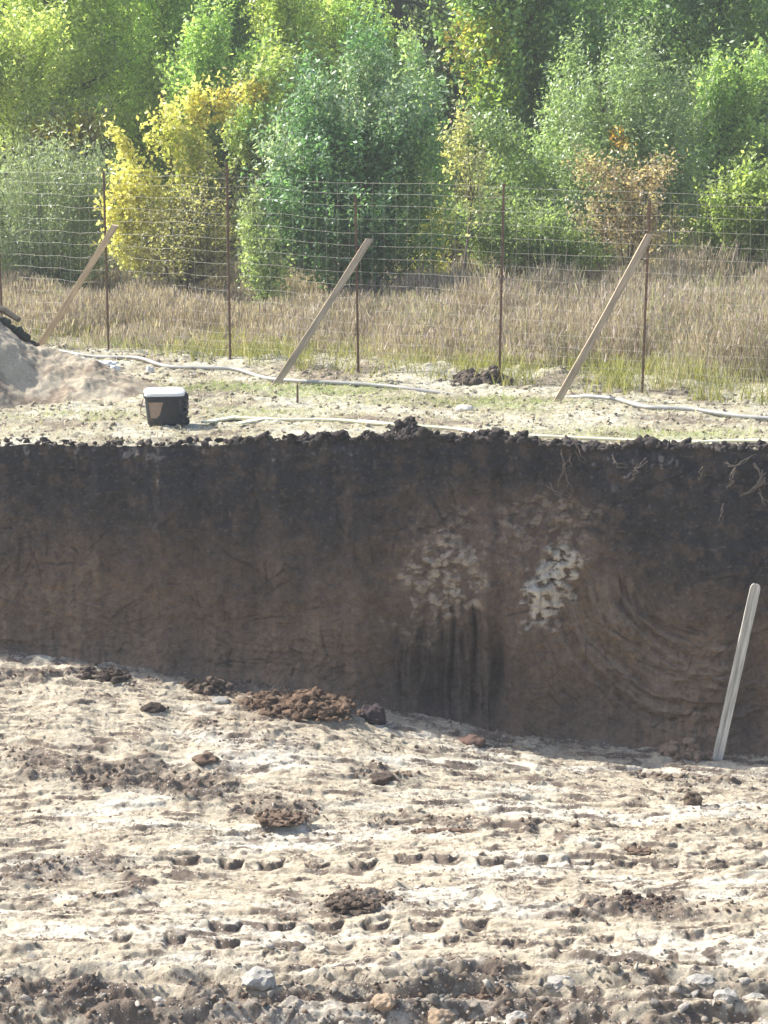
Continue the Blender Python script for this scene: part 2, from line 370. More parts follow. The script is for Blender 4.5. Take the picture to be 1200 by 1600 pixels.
# thin scratches left by bucket teeth and roots
scr = np.zeros(PX.shape); rs_ = np.random.RandomState(77)
for q in range(330):
    ax = rs_.uniform(-40, 1240); ay = rs_.uniform(730, 1170); L_s = rs_.uniform(12, 70); an_s = rs_.choice([-.5, .35, 1.4, -1.2, .1]) + rs_.normal() * .3
    if ax > 860 and rs_.rand() < .7: an_s = math.atan2(-(ax - 1120), (ay - 880)) + rs_.normal() * .12
    if 630 < ax < 800 and ay > 960: an_s = 1.57 + rs_.normal() * .12
    i0 = np.searchsorted(XS, (ax - 600) / 150 - .5); i1 = np.searchsorted(XS, (ax - 600) / 150 + .5)
    sx, sy = PX[:, i0:i1] - ax, PY[:, i0:i1] - ay; uu = sx * math.cos(an_s) + sy * math.sin(an_s); vv = -sx * math.sin(an_s) + sy * math.cos(an_s) + 2.5 * np.sin(uu / 17 + q)
    g_s = np.exp(-(vv / 1.5) ** 2) * (1 - ss(L_s * .4, L_s * .5, np.abs(uu))) * rs_.uniform(.3, 1)
    scr[:, i0:i1] = np.maximum(scr[:, i0:i1], g_s); d[:, i0:i1] -= g_s * .022 - .012 * np.exp(-((vv - 3) / 1.6) ** 2) * (g_s > -1) * (1 - ss(L_s * .4, L_s * .5, np.abs(uu)))
# cobbles
def stones(cx, cy, rx, ry, sc1, seed, soft=.45):
    mk = ell(PX + 18 * fbm(PX / 30, PY / 30, 2, seed), PY + 18 * fbm(PX / 30, PY / 30, 2, seed + 3), cx, cy, rx, ry, soft)
    f1, f2, c = worley(PX / sc1 + .35 * vn(PX / 9, PY / 9, seed + 1), PY / (sc1 * .72), seed)
    s = np.sqrt(np.clip(1 - (f1 / (.40 + .25 * c)) ** 2, 0, 1)) * (c < .78)
    return mk, s, c
STN = [stones(692, 905, 66, 62, 15, 601, .15), stones(862, 815, 72, 40, 15, 621, .4), stones(700, 815, 60, 25, 14, 631, .5), stones(650, 985, 45, 25, 13, 641, .5),
       stones(698, 892, 66, 56, 9, 645, .25), stones(840, 850, 80, 50, 9, 647, .5)]
stc = np.zeros(PX.shape); brk = fbm(PX / 24, PY / 20, 3, 649)
for (mk, s, c), amt in zip(STN, (1, .55, .3, .35, .8, .22)):
    mk = mk * ss(-.35, .15, brk + .5 * (c - .5)); d += mk * s * .028 * (.5 + .5 * amt); stc = np.maximum(stc, mk * ss(.05, .3, s) * (.35 + .65 * c) * amt)
for cc in np.where([True])[0:0]: pass
# chalky slab
cxl = 868 - (PY - 910) * .28
ch = ell(PX + 22 * fbm(PX / 22, PY / 22, 3, 651), PY + 14 * fbm(PX / 16, PY / 16, 3, 655), cxl, 914, 38, 62, .25)
st2 = fbm(PX / 22, (PY - PX * .1) / 12, 4, 661, .55); chm = ch * ss(-.42, -.15, st2)
d += chm * .03 + ch * .03 * st2
# loose lumps in the dark layer near the rim
up = ss(.72, .98, t + .06 * vn(Xb * 2, Zb * 0, 8)) * (.5 + .5 * ss(420, 700, PX))
d += up * (.55 * lobes(Xb, Zb, .14, 671, .5) + .6 * lobes(Xb, Zb, .07, 673, .6) + .03 * fbm(Xb * 5, Zb * 5, 3, 675))
d += .35 * lobes(Xb, Zb, .06, 677, .12) + .3 * lobes(Xb, Zb, .04, 678, .15)
base_l = ss(.22, .02, t) if False else 1 - ss(.02, .22, t)
d += base_l * .4 * lobes(Xb, Zb, .12, 679, .35)
Yb = Yb - d * fade
Zb = Zb + fade * .012 * fbm(Xb * 8, Zb * 8, 3, 691)
# soil horizons
lay = np.interp(PX, [0, 200, 330, 500, 640, 760, 900, 1000, 1100, 1200], [820, 850, 862, 868, 800, 790, 800, 900, 930, 925])
dd = (PY - lay + 18) * .8 + 26 * fbm(PX / 120, PY / 120, 4, 701) + 10 * fbm(PX / 20, PY / 20, 3, 711)
hum = np.array([.050, .048, .051]); mid = np.array([.108, .084, .070]); brn = np.array([.215, .150, .104]); 
k = ss(-45, 22, dd)[..., None]; col = hum * (1 - k) + mid * k
k = ss(10, 120, dd + 30 * fbm(PX / 60, PY / 50, 3, 721))[..., None]; col = col * (1 - k) + brn * k
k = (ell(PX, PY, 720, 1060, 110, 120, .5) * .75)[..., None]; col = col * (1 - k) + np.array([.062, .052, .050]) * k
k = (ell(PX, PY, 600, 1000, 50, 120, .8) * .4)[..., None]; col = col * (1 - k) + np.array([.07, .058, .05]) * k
k = (ell(PX, PY, 1165, 1080, 35, 90, .5) * .55)[..., None]; col = col * (1 - k) + np.array([.07, .062, .06]) * k
k = (ell(PX, PY, 930, 1120, 90, 60, .7) * .4)[..., None]; col = col * (1 - k) + np.array([.085, .07, .06]) * k
k = (.5 * ell(PX, PY, 790, 870, 70, 90, .5))[..., None]; col = col * (1 - k) + np.array([.15, .105, .085]) * k
k = ell(PX, PY, 697, 905, 85, 80, .3)[..., None] * .5; col = col * (1 - k) + np.array([.17, .12, .09]) * k
k = (.35 * ss(.1, .6, fbm(PX / 35, PY / 35, 4, 731)) * (k2.mean() * 0 + 1))[..., None]; col = col * (1 - k) + brn * .8 * k
k = (ss(.15, .7, fbm(PX / 9, PY / 7, 4, 735, .6)) * .35)[..., None]; col = col * (1 - k) + np.array([.05, .042, .04]) * k
k = (ss(.45, .8, fbm(PX / 7, PY / 6, 3, 737, .6)) * .30)[..., None]; col = col * (1 - k) + np.array([.26, .21, .17]) * k
pb = np.zeros(PX.shape)
for (mk, s, c), amt in zip(STN, (1, .45, .2, .3, .8, .2)): pb = np.maximum(pb, mk * ss(-.3, .1, brk) * amt)
k = (pb * .7)[..., None]; col = col * (1 - k) + np.array([.27, .205, .155]) * k
k = np.clip(stc * .9, 0, 1)[..., None]; col = col * (1 - k) + np.array([.56, .47, .36]) * k
k = chm[..., None] * .92; col = col * (1 - k) + np.array([.66, .585, .48]) * k
k = (gmask * ss(.6, .0, gro) * 0 + gmask * (1 - ss(-.1, .6, gro)) * .6)[..., None]; col = col * (1 - k) + np.array([.045, .037, .035]) * k  # shade in the groove bottoms, painted darker
k = (gmask * ss(.8, 1.3, gro) * .45)[..., None]; col = col * (1 - k) + np.array([.15, .12, .10]) * k  # groove crests painted lighter, as if catching the light
k = (am * ss(.55, 1.1, ridged(wv / 22, an / 60, 3, 551)) * .62)[..., None]; col = col * (1 - k) + np.array([.25, .20, .155]) * k  # crests of the curved scrapes, their light painted in
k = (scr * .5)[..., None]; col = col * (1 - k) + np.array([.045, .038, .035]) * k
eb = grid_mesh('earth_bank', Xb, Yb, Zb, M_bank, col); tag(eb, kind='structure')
def surf(fn, x, y): return float(fn(np.array([float(x)]), np.array([float(y)]))[0])
def gz(x, y): return surf(lambda a, b: groundz(a, b, False), x, y)

# ------------------------------------------------------------ small mesh builder
class MB:
    def __init__(s): s.v = []; s.f = []; s.c = []
    def add(s, v, f, c=(.1, .1, .1)):
        b = len(s.v); s.v += [tuple(p) for p in v]; s.f += [tuple(i + b for i in q) for q in f]; s.c += [c] * len(v); return s
    def tube(s, pts, rad, n=8, c=(.1, .1, .1), sq=1., ang=0.):
        pts = [Vector(p) for p in pts]; b = []; V = []
        up = Vector((0, 0, 1))
        for i, p in enumerate(pts):
            d = (pts[min(i + 1, len(pts) - 1)] - pts[max(i - 1, 0)]).normalized()
            u = up if abs(d.dot(up)) < .95 else Vector((0, 1, 0))
            a = d.cross(u).normalized(); e = a.cross(d)
            r = rad[i] if hasattr(rad, '__len__') else rad
            for k in range(n):
                q = 2 * math.pi * k / n + ang; V.append(p + a * (r * math.cos(q)) + e * (r * sq * math.sin(q)))
        fs = []
        for i in range(len(pts) - 1):
            for k in range(n):
                fs.append((i * n + k, i * n + (k + 1) % n, (i + 1) * n + (k + 1) % n, (i + 1) * n + k))
        fs.append(tuple(range(n))[::-1]); fs.append(tuple((len(pts) - 1) * n + k for k in range(n)))
        return s.add(V, fs, c)
    def box(s, c, sz, M=None, col=(.1, .1, .1)):
        V = [Vector(((i & 1) - .5, ((i >> 1) & 1) - .5, ((i >> 2) & 1) - .5)) for i in range(8)]
        V = [Vector((v.x * sz[0], v.y * sz[1], v.z * sz[2])) for v in V]
        if M: V = [M @ v for v in V]
        V = [v + Vector(c) for v in V]
        return s.add(V, [(0, 2, 3, 1), (4, 5, 7, 6), (0, 1, 5, 4), (2, 6, 7, 3), (0, 4, 6, 2), (1, 3, 7, 5)], col)
    def blob(s, c, r, col=(.1, .1, .1), rough=.35, sub=2, seed=None, freq=1.6):
        seed = random.random() * 99 if seed is None else seed
        V, fs = ICO[sub]; out = []
        for v in V:
            k = 1 + rough * mnoise.fractal(v * freq + Vector((seed, seed * .7, -seed)), 1., 2., 3)
            out.append((c[0] + v.x * r[0] * k, c[1] + v.y * r[1] * k, c[2] + v.z * r[2] * k))
        return s.add(out, fs, col)
    def build(s, name, mat, parent=None, smooth=False, bevel=0):
        me = bpy.data.meshes.new(name); me.from_pydata(s.v, [], s.f); me.materials.append(mat)
        a = me.color_attributes.new('Col', 'FLOAT_COLOR', 'POINT')
        a.data.foreach_set('color', np.concatenate([np.array(s.c), np.ones((len(s.c), 1))], 1).astype(np.float32).ravel())
        if smooth: me.polygons.foreach_set('use_smooth', [True] * len(me.polygons))
        o = bpy.data.objects.new(name, me); sc.collection.objects.link(o)
        if parent: o.parent = parent
        if bevel:
            m = o.modifiers.new('bevel', 'BEVEL'); m.width = bevel; m.segments = 2; m.limit_method = 'ANGLE'
        return o
import bmesh
ICO = {}
for s_ in (1, 2, 3, 4):
    bm = bmesh.new(); bmesh.ops.create_icosphere(bm, subdivisions=s_, radius=1)
    ICO[s_] = ([v.co.copy() for v in bm.verts], [tuple(v.index for v in f.verts) for f in bm.faces]); bm.free()

# vectorised scatter of stones or clods in one mesh (stuff)
VAR = {}
def variants(sub, rough, n=10):
    k = (sub, rough)
    if k not in VAR:
        L = []
        for q in range(n):
            V = []; pl = [(Vector(RS.normal(size=3)).normalized(), RS.uniform(.35, .8)) for _ in range(11)]
            for v in ICO[sub][0]:
                p = v * (1 + rough * mnoise.fractal(v * 1.3 + Vector((q * 7.3, rough * 40, -q)), 1., 2., 3))
                for nn, dd_ in pl:
                    e = p.dot(nn) - dd_
                    if e > 0: p = p - nn * e * .85
                V.append(tuple(p))
            L.append(V)
        VAR[k] = np.array(L)
    return VAR[k]
def scatter(name, pts, rad, cols, mat, sub=1, rough=.35, flat=.7, seed=0, smooth=False):
    rs = np.random.RandomState(seed); VV = variants(sub, rough); Q = np.array(ICO[sub][1])
    n = len(pts); nv = VV.shape[1]; V = VV[rs.randint(len(VV), size=n)]
    R = rad[:, None] * rs.uniform(.6, 1.45, (n, 3)) * np.array([1.15, 1, flat]); P = V * R[:, None, :]
    a = rs.rand(n) * 6.28; ca, sa = np.cos(a)[:, None], np.sin(a)[:, None]
    P = np.stack([P[..., 0] * ca - P[..., 1] * sa, P[..., 0] * sa + P[..., 1] * ca, P[..., 2]], -1)
    b = rs.normal(size=n) * .5; cb, sb = np.cos(b)[:, None], np.sin(b)[:, None]
    P = np.stack([P[..., 0] * cb - P[..., 2] * sb, P[..., 1], P[..., 0] * sb + P[..., 2] * cb], -1) + pts[:, None, :]
    q = (Q[None] + (np.arange(n) * nv)[:, None, None]).reshape(-1, 3)
    return np_mesh(name, P.reshape(-1, 3), q, mat, np.repeat(cols, nv, 0), smooth)

# ------------------------------------------------------------ stuff: stones and crumbs on the pit floor
def in_view_floor(n, ylo, yhi, spread=1.15):
    y = RS.uniform(ylo, yhi, n); x = RS.uniform(-1, 1, n) * (.17 * y * spread); return x, y
x, y = in_view_floor(12000, 15.6, 24.5)
m = y < footY(x) - .02; x, y = x[m], y[m]
dens = .35 + ss(-.2, .5, fbm(x * .8, y * 1.8, 3, 801)); m = RS.rand(len(x)) < dens; x, y = x[m], y[m]
z = floorz(x, y); r = .006 + .012 * RS.rand(len(x)) ** 3
c = np.array([.44, .40, .34]) * (.5 + .65 * RS.rand(len(x), 1)) * np.array([1, 1, 1]) + RS.uniform(-.02, .02, (len(x), 1)) * np.array([1, .3, -1])
tag(scatter('gravel', np.stack([x, y, z + r * .2], 1), r, np.clip(c, .05, .8), M_clod, 1, .3, .7, 1), 'small pale stones strewn over the pit floor', 'gravel', kind='stuff')
x, y = in_view_floor(5200, 15.4, 18.1); 
dens = (np.exp(-((y - RUTS[0][0] + .15) / .25) ** 2) + .9 * np.exp(-((y - RUTS[2][0]) / .35) ** 2)) * ss(-.2, .3, fbm(x * 1.5, y * 3, 3, 811)) + .04; m = RS.rand(len(x)) < dens; x, y = x[m], y[m]
z = floorz(x, y); r = .010 + .048 * RS.rand(len(x)) ** 4
c = np.array([.44, .40, .34]) * (.4 + .7 * RS.rand(len(x), 1)) + RS.uniform(-.02, .02, (len(x), 1)) * np.array([1, .3, -1])
tag(scatter('pebbles', np.stack([x, y, z + r * .3], 1), r, np.clip(c, .05, .8), M_clod, 2, .4, .7, 2), 'rounded pale pebbles heaped along the nearest ruts', 'pebbles', kind='stuff')
# brown crumbs in the smears and along the bank foot
x, y = in_view_floor(60000, 15.6, 24.7); fY = footY(x)
p_ = smear(x, y) * .55 + .95 * np.exp(-((fY - y) / .16) ** 2) * (.4 + .6 * ss(-.2, .3, fbm(x * 2, y, 3, 841))) + .012; m = (RS.rand(len(x)) < p_ * .7) & (y < fY); x, y = x[m], y[m]
z = floorz(x, y); r = .008 + .030 * RS.rand(len(x)) ** 4
c = np.array([.21, .155, .115]) * (.6 + .8 * RS.rand(len(x), 1)); pc = RS.rand(len(x)) < .06; c[pc] = np.array([.34, .29, .23])
tag(scatter('soil_crumbs', np.stack([x, y, z + r * .3], 1), r, c, M_clod, 1, .4, .7, 3), 'brown crumbs of soil dropped on the pit floor', 'soil', kind='stuff')
# clods on the rim
x = RS.uniform(-5, 5, 40000); px = 600 + x * 150; k = np.clip(clodrise(x) * 7 + .2 * (x > -1.6), .04, 1) * (.25 + .75 * ss(-.3, .3, fbm(x * 2.2, x * 0, 3, 821))); m = RS.rand(len(x)) < k; x = x[m]
y = rimY(x) + RS.normal(.12, .13, len(x)); y = np.maximum(y, rimY(x) - .01); z = groundz(x, y); r = .008 + .060 * RS.rand(len(x)) ** 7
c = np.array([.062, .053, .050]) * (.6 + .8 * RS.rand(len(x), 1))
tag(scatter('rim_clods', np.stack([x, y, z + r * .4], 1), r, c, M_clod, 2, .8, .8, 4), 'dark clods of topsoil crumbling along the top edge of the bank', 'soil clods', kind='stuff')
# stones / rubbish on the upper ground
y = RS.uniform(25.2, 34, 9000); x = RS.uniform(-1, 1, len(y)) * .18 * y; m = y > rimY(x) + .1; x, y = x[m], y[m]
z = groundz(x, y); r = .007 + .028 * RS.rand(len(x)) ** 4; c = np.array([.45, .39, .30]) * (.4 + .9 * RS.rand(len(x), 1))
tag(scatter('surface_stones', np.stack([x, y, z + r * .3], 1), r, np.clip(c, 0, .75), M_clod, 1, .35, .7, 5), 'small stones and crumbs scattered on the ground above the pit', 'stones', kind='stuff')

# ------------------------------------------------------------ blades
def blades(name, x, y, z, h, wd, lean, cols, mat, seg=2, curl=.3, taper=.5):
    n = len(x); a = RS.rand(n) * 6.28; side = np.stack([np.cos(a), np.sin(a), 0 * a], 1)
    ld = RS.rand(n) * 6.28; ldv = np.stack([np.cos(ld), np.sin(ld), 0 * ld], 1); P = []
    b = np.stack([x, y, z], 1)
    for i in range(seg + 1):
        f = i / seg; c = b + np.array([0, 0, 1.]) * (h * (f - .12 * f * f * lean))[:, None] + ldv * (h * lean * (f * .6 + curl * f * f))[:, None]
        ww = (wd * (1 - (1 - taper) * f) * .5)[:, None]; P += [c - side * ww, c + side * ww]
    P = np.stack(P, 1); k = 2 * (seg + 1)
    q = np.concatenate([np.array([[2 * i, 2 * i + 1, 2 * i + 3, 2 * i + 2]]) for i in range(seg)])
    Q = (q[None] + (np.arange(n) * k)[:, None, None]).reshape(-1, 4)
    return np_mesh(name, P.reshape(-1, 3), Q, mat, np.repeat(cols, k, 0))
def fenceY(x): return FA[1] + (x - FA[0]) * (FB[1] - FA[1]) / (FB[0] - FA[0])
_a = hitZ(170, 556, 0); _b = hitZ(1003, 616, 0); FA = (_a.x, _a.y); FB = (_b.x, _b.y)
# tall dry weeds beyond the fence
n = 120000
y = 29 + 17 * RS.rand(n) ** .8; x = RS.uniform(-1, 1, n) * .205 * y
cl = fbm(x * .7, y * .7, 4, 901); cl2 = fbm(x * 2.5, y * 2.5, 3, 905)
m = (y > fenceY(x) + .35) & (RS.rand(n) < np.clip(.35 + 1.0 * cl + .5 * cl2 + .35 * ss(0, 3.5, y - fenceY(x)), .06, 1)); x, y, cl, cl2 = x[m], y[m], cl[m], cl2[m]; n = len(x)
fd = ss(.3, 3.0, y - fenceY(x)); wk = np.interp(600 + x * F / (y * 1.03), [0, 380, 620, 760, 1200], [.55, .5, .62, .86, .92]); h = (.16 + .62 * fd) * wk * (.5 + .7 * RS.rand(n)) * (1 + .6 * cl)
purple = np.array([.29, .22, .195]); tn = np.array([.47, .405, .32]); pg = np.array([.36, .36, .18])
k = RS.rand(n, 1); c = purple * (1 - k) + tn * k; k = (np.clip(1 - fd * 1.1 + .4 * cl2, 0, 1) * (RS.rand(n) < .6))[:, None]; c = c * (1 - k) + pg * k
k = (ss(.25, .6, fbm(x * .9 + 5, y * .9, 3, 931)) * .9 * (RS.rand(n) < .7))[:, None]; c = c * (1 - k) + np.array([.30, .34, .15]) * k
c = c * (.7 + .6 * RS.rand(n, 1))
tag(blades('dry_weeds', x, y, groundz(x, y, False) - .03, h, .006 + .012 * RS.rand(n), .12 + .3 * RS.rand(n), c, M_straw, 2, .3, .5), 'tall brown and straw coloured weeds beyond the fence', 'dry weeds', kind='stuff')
# seed heads / side tufts on the weeds
n = 190000; y = 30.5 + 15 * RS.rand(n); x = RS.uniform(-1, 1, n) * .205 * y; cl = fbm(x * .7, y * .7, 4, 901)
m = (y > fenceY(x) + .9) & (RS.rand(n) < .45 + cl); x, y, cl = x[m], y[m], cl[m]; n = len(x)
fd = ss(.3, 3.0, y - fenceY(x)); hh = (.12 + .5 * fd) * np.interp(600 + x * F / (y * 1.03), [0, 380, 620, 760, 1200], [.55, .5, .62, .86, .92]) * (.4 + .8 * RS.rand(n)) * (1 + .6 * cl)
k = RS.rand(n, 1); c = np.array([.33, .25, .235]) * (1 - k) + np.array([.50, .43, .375]) * k; c *= (.6 + .6 * RS.rand(n, 1))
tag(blades('weed_seed_heads', x, y, groundz(x, y, False) + hh, .05 + .07 * RS.rand(n), .010 + .018 * RS.rand(n), .6 * RS.rand(n), c, M_straw, 1, .3, .5), 'brown seed heads on the tall weeds beyond the fence', 'dry weeds', kind='stuff')
# green tufts along the fence
n = 60000; x = RS.uniform(-6.5, 6.5, n); y = fenceY(x) + RS.uniform(-.3, 2.6, n)
pxx = 600 + x * F / (y * 1.03); gk = np.interp(pxx, [0, 250, 300, 360, 440, 500, 640, 740, 800, 870, 930, 1080, 1130, 1200], [.1, .1, .3, .8, .9, .3, .25, .7, .5, .6, 1, .9, .35, .3])
m = RS.rand(n) < gk * np.clip(.3 + 1.5 * fbm(x * 1.6, y * 1.6, 3, 915), 0, 1) * .6; x, y = x[m], y[m]; n = len(x)
c = np.array([.24, .26, .085]) * (.5 + .8 * RS.rand(n, 1)) + RS.rand(n, 1) ** 2 * np.array([.26, .18, .08])
tag(blades('green_grass', x, y, groundz(x, y, False) - .02, .08 + .26 * RS.rand(n), .008 + .01 * RS.rand(n), .2 + .5 * RS.rand(n), c, M_straw, 2, .35, .3), 'yellow green grass tufts growing along the foot of the fence', 'grass', kind='stuff')
# short grass and straw litter between pit and fence
n = 70000; y = RS.uniform(25.2, 33.5, n); x = RS.uniform(-1, 1, n) * .19 * y; g_ = greenmask(x, y)
m = (y > rimY(x) + .25) & (y < fenceY(x) + .8) & (RS.rand(n) < .22 + .75 * g_); x, y, g_ = x[m], y[m], g_[m]; n = len(x)
gg = (RS.rand(n) < g_ * .85)[:, None]; c = np.where(gg, np.array([[.27, .33, .09]]), np.array([[.52, .46, .33]])) * (.6 + .7 * RS.rand(n, 1))
tag(blades('short_grass', x, y, groundz(x, y) - .01, .015 + .06 * RS.rand(n), .006 + .008 * RS.rand(n), .4 + 1.2 * RS.rand(n), np.clip(c, 0, .8), M_straw, 1, .3, .3), 'short sparse grass and straw on the ground between pit and fence', 'grass', kind='stuff')

# ------------------------------------------------------------ trees
def leaf_quads(c, L, W, droop=0., up=.25):
    n = len(c); a = RS.normal(size=(n, 3)); a[:, 2] += droop; a /= np.linalg.norm(a, axis=1)[:, None]
    b = RS.normal(size=(n, 3)); nn = np.cross(a, b); nn[:, 2] += np.sign(nn[:, 2]) * up; b = np.cross(nn, a); b /= np.linalg.norm(b, axis=1)[:, None] + 1e-9
    s = (.65 + .7 * RS.rand(n))[:, None]; L = L * s * .5; W = W * s * .5
    return np.stack([c - a * L, c + b * W - a * L * .1, c + a * L, c - b * W - a * L * .1], 1).reshape(-1, 3)
def tree(name, label, cat, px, Y, blobs, n_clump, n_leaf, leaf, colf, group=None, stems=1, rc=(.12, .26), mat=None, shell=.45, r0=.05, limbs=110, base_py=None, bend=.1, droop=0., hollow=0., wisps=.42):
    """blobs: (px, py, rx px, ry px) at distance Y, given as they stand; each becomes an ellipsoid in depth too."""
    base = hitY(px, 450, Y); bx = base.x; bz = gz(bx, Y) - .03
    root = empty(name, (bx, Y, bz)); tag(root, label, cat, group)
    B = []
    for e in blobs:
        c = hitY(e[0], e[1], Y); s = 1 / ppm(Y); dz = e[4] if len(e) > 4 else 0.
        B.append((c.x - bx, dz, c.z - bz, e[2] * s, (e[2] + e[3]) * .5 * s * .85, e[3] * s))
    B = np.array(B); wt = B[:, 3] * B[:, 4] * B[:, 5]; wt = wt ** .75; wt /= wt.sum()
    idx = RS.choice(len(B), n_clump, p=wt); d = RS.normal(size=(n_clump, 3)); d /= np.linalg.norm(d, axis=1)[:, None]
    rr_ = (hollow + (1 - hollow) * RS.rand(n_clump) ** shell); bb = B[idx]
    P = bb[:, :3] + d * rr_[:, None] * bb[:, 3:6]
    P += .18 * RS.normal(size=P.shape) * bb[:, 3:6] * wisps
    P[:, 2] = np.maximum(P[:, 2], .12 + .1 * RS.rand(n_clump))
    # leaves
    cr = RS.uniform(rc[0], rc[1], n_clump); w_ = cr ** 2 / (cr ** 2).sum(); li = RS.choice(n_clump, n_leaf, p=w_)
    tgt = np.array([0, 0, 0]); out = P - np.array([B[0, 0], 0, 0]); out[:, 2] = np.abs(out[:, 2]) * .6 + .3; out /= np.linalg.norm(out, axis=1)[:, None]
    along = RS.normal(size=(n_leaf, 1)) * .9
    C = P[li] + RS.normal(size=(n_leaf, 3)) * cr[li][:, None] * .36 + out[li] * along * cr[li][:, None] * 1.25
    C[:, 2] = np.maximum(C[:, 2], .04)
    co = leaf_quads(C, leaf[0], leaf[1], droop)
    Cw = C + np.array([bx, Y, bz]); lp = 600 + Cw[:, 0] * F / (Cw[:, 1] * 1.0 - (Cw[:, 2] - HC) * .19); lq = 85 - (Cw[:, 2] - HC) * F / Cw[:, 1]
    cv = (RS.rand(n_clump)[li])[:, None]
    col = colf(C, B, cv[:, 0], RS.rand(n_leaf), lp, lq)
    q = np.arange(n_leaf * 4).reshape(-1, 4)
    # wood
    mb = MB(); top = B[:, 2].max() + B[:, 5].max() * .3; sp = []
    for s in range(stems):
        k = B[RS.choice(len(B), p=wt)]; tx = k[0] * .7 + RS.normal() * .12 * k[3]; ty = k[1] * .7 + RS.normal() * .15 * k[4]; tz = k[2] + k[5] * .6
        x0 = RS.normal() * .06 * (stems > 1); y0 = RS.normal() * .06 * (stems > 1); pts = []
        ph = RS.rand() * 6
        for i in range(9):
            f = i / 8; pts.append(Vector((x0 + (tx - x0) * f ** 1.3 + bend * .5 * math.sin(f * 5 + ph) * f, y0 + (ty - y0) * f ** 1.3 + bend * .4 * math.cos(f * 4 + ph) * f, tz * f - .05 * (i == 0))))
        mb.tube(pts, [r0 * (1 - .85 * i / 8) for i in range(9)], 7); sp.append(pts)
    for i in RS.choice(n_clump, min(limbs, n_clump), replace=False):
        p = Vector(P[i]); best = None
        for pts in sp:
            for j in range(1, 8):
                if pts[j].z < p.z - .1 or j == 1:
                    dd_ = (pts[j] - p).length + .6 * abs((p.z - pts[j].z) - (Vector((p.x, p.y)) - Vector((pts[j].x, pts[j].y))).length)
                    if best is None or dd_ < best[0]: best = (dd_, pts[j], j)
        a = best[1]; mid = (a + p) / 2 + Vector((0, 0, -.08 * (p - a).length)) + Vector(RS.normal(size=3)) * .05
        ra_ = r0 * (.4 - .03 * best[2]); mb.tube([a, (a + mid) / 2 + Vector((0, 0, -.02)), mid, (mid + p) / 2, p + (p - mid) * .25], [ra_, ra_ * .8, ra_ * .6, ra_ * .4, .003], 4)
    mb.build('trunk', M_bark, root, True)
    np_mesh('crown', co, q, mat or M_leaf, np.repeat(np.clip(col, .005, .8), 4, 0), parent=root)
    return root
def mixcol(a, b, k, var):
    k = k[:, None] if k.ndim == 1 else k
    return (np.array(a) * (1 - k) + np.array(b) * k) * var[:, None]
def cf(a, b, lo=.6, hi=1.35, hue=.06):
    def f(C, B, cv, r, lp, lq):
        c = mixcol(a, b, np.clip(cv * .7 + r * .3, 0, 1), (lo + (hi - lo) * r) * (.75 + .5 * ((cv * 7.31) % 1)))
        c = c * np.array([1.2, 1.2, 1.2]); g_ = c.mean(1, keepdims=True); c = c + (g_ - c) * np.array([.10, .16, .14])
        return c + (RS.rand(len(r), 1) - .5) * hue * np.array([1, .2, -.5]) * c.mean()
    return f
def patch(base, spots):
    def f(C, B, cv, r, lp, lq):
        c = base(C, B, cv, r, lp, lq)
        for cx, cy, rx, ry, colr, amt in spots:
            m = (ell(lp, lq, cx, cy, rx, ry, .4) * amt) > RS.rand(len(r))
            c[m] = np.array(colr) * (.7 + .5 * r[m])[:, None]
        return c
    return f
G_grey = cf((.19, .24, .13), (.30, .36, .20)); G_cen = cf((.07, .16, .065), (.16, .30, .11)); G_con = cf((.03, .055, .045), (.06, .09, .07))
YEL = (.62, .56, .09); ORG = (.55, .27, .06); RED = (.36, .20, .11); MUS = (.36, .33, .07); SUNLIT = (.42, .50, .36)  # last tint paints sunlight onto leaves of the central bush

tree('willow_bush', 'wide grey green willow bush with fine leaves at the left edge', 'bush', 80, 40.5,
     [(55, 330, 95, 110), (140, 340, 60, 100), (10, 400, 70, 70), (100, 420, 90, 45), (150, 290, 45, 50), (-60, 350, 80, 110)], 420, 38000, (.085, .020), G_grey, stems=6, rc=(.12, .3), mat=M_gloss, r0=.03, droop=.8)
tree('yellow_bush', 'bright yellow leaved bush leaning right beside the leftmost wooden prop', 'bush', 285, 39.2,
[(310, 165, 36, 24), (262, 205, 34, 36), (290, 245, 45, 45), (205, 300, 34, 60), (200, 390, 28, 40), (240, 330, 45, 50), (200, 218, 26, 12), (345, 160, 24, 14), (185, 345, 16, 40)], 190, 9000, (.085, .05),
     patch(cf((.50, .47, .12), (.66, .58, .17)), [(300, 240, 60, 70, (.45, .50, .18), .35), (350, 170, 40, 40, (.50, .38, .09), .4)]), stems=4, rc=(.08, .2), r0=.028, limbs=90, shell=.6)
tree('dry_bush', 'sparse olive bush with dark bare purple twigs below the yellow leaves', 'bush', 290, 38.6,
     [(300, 370, 85, 80), (340, 320, 55, 60), (250, 400, 60, 40), (330, 410, 50, 40)], 230, 7600, (.06, .03), cf((.22, .21, .08), (.36, .34, .14)), stems=8, rc=(.08, .2), r0=.022, limbs=200)
tree('sapling', 'slim pale green sapling standing alone left of the central bush', 'sapling', 410, 36.2,
     [(405, 400, 34, 55), (425, 440, 30, 40), (395, 330, 22, 45)], 90, 3600, (.07, .032), cf((.20, .27, .10), (.32, .38, .16)), stems=1, rc=(.07, .16), r0=.025)
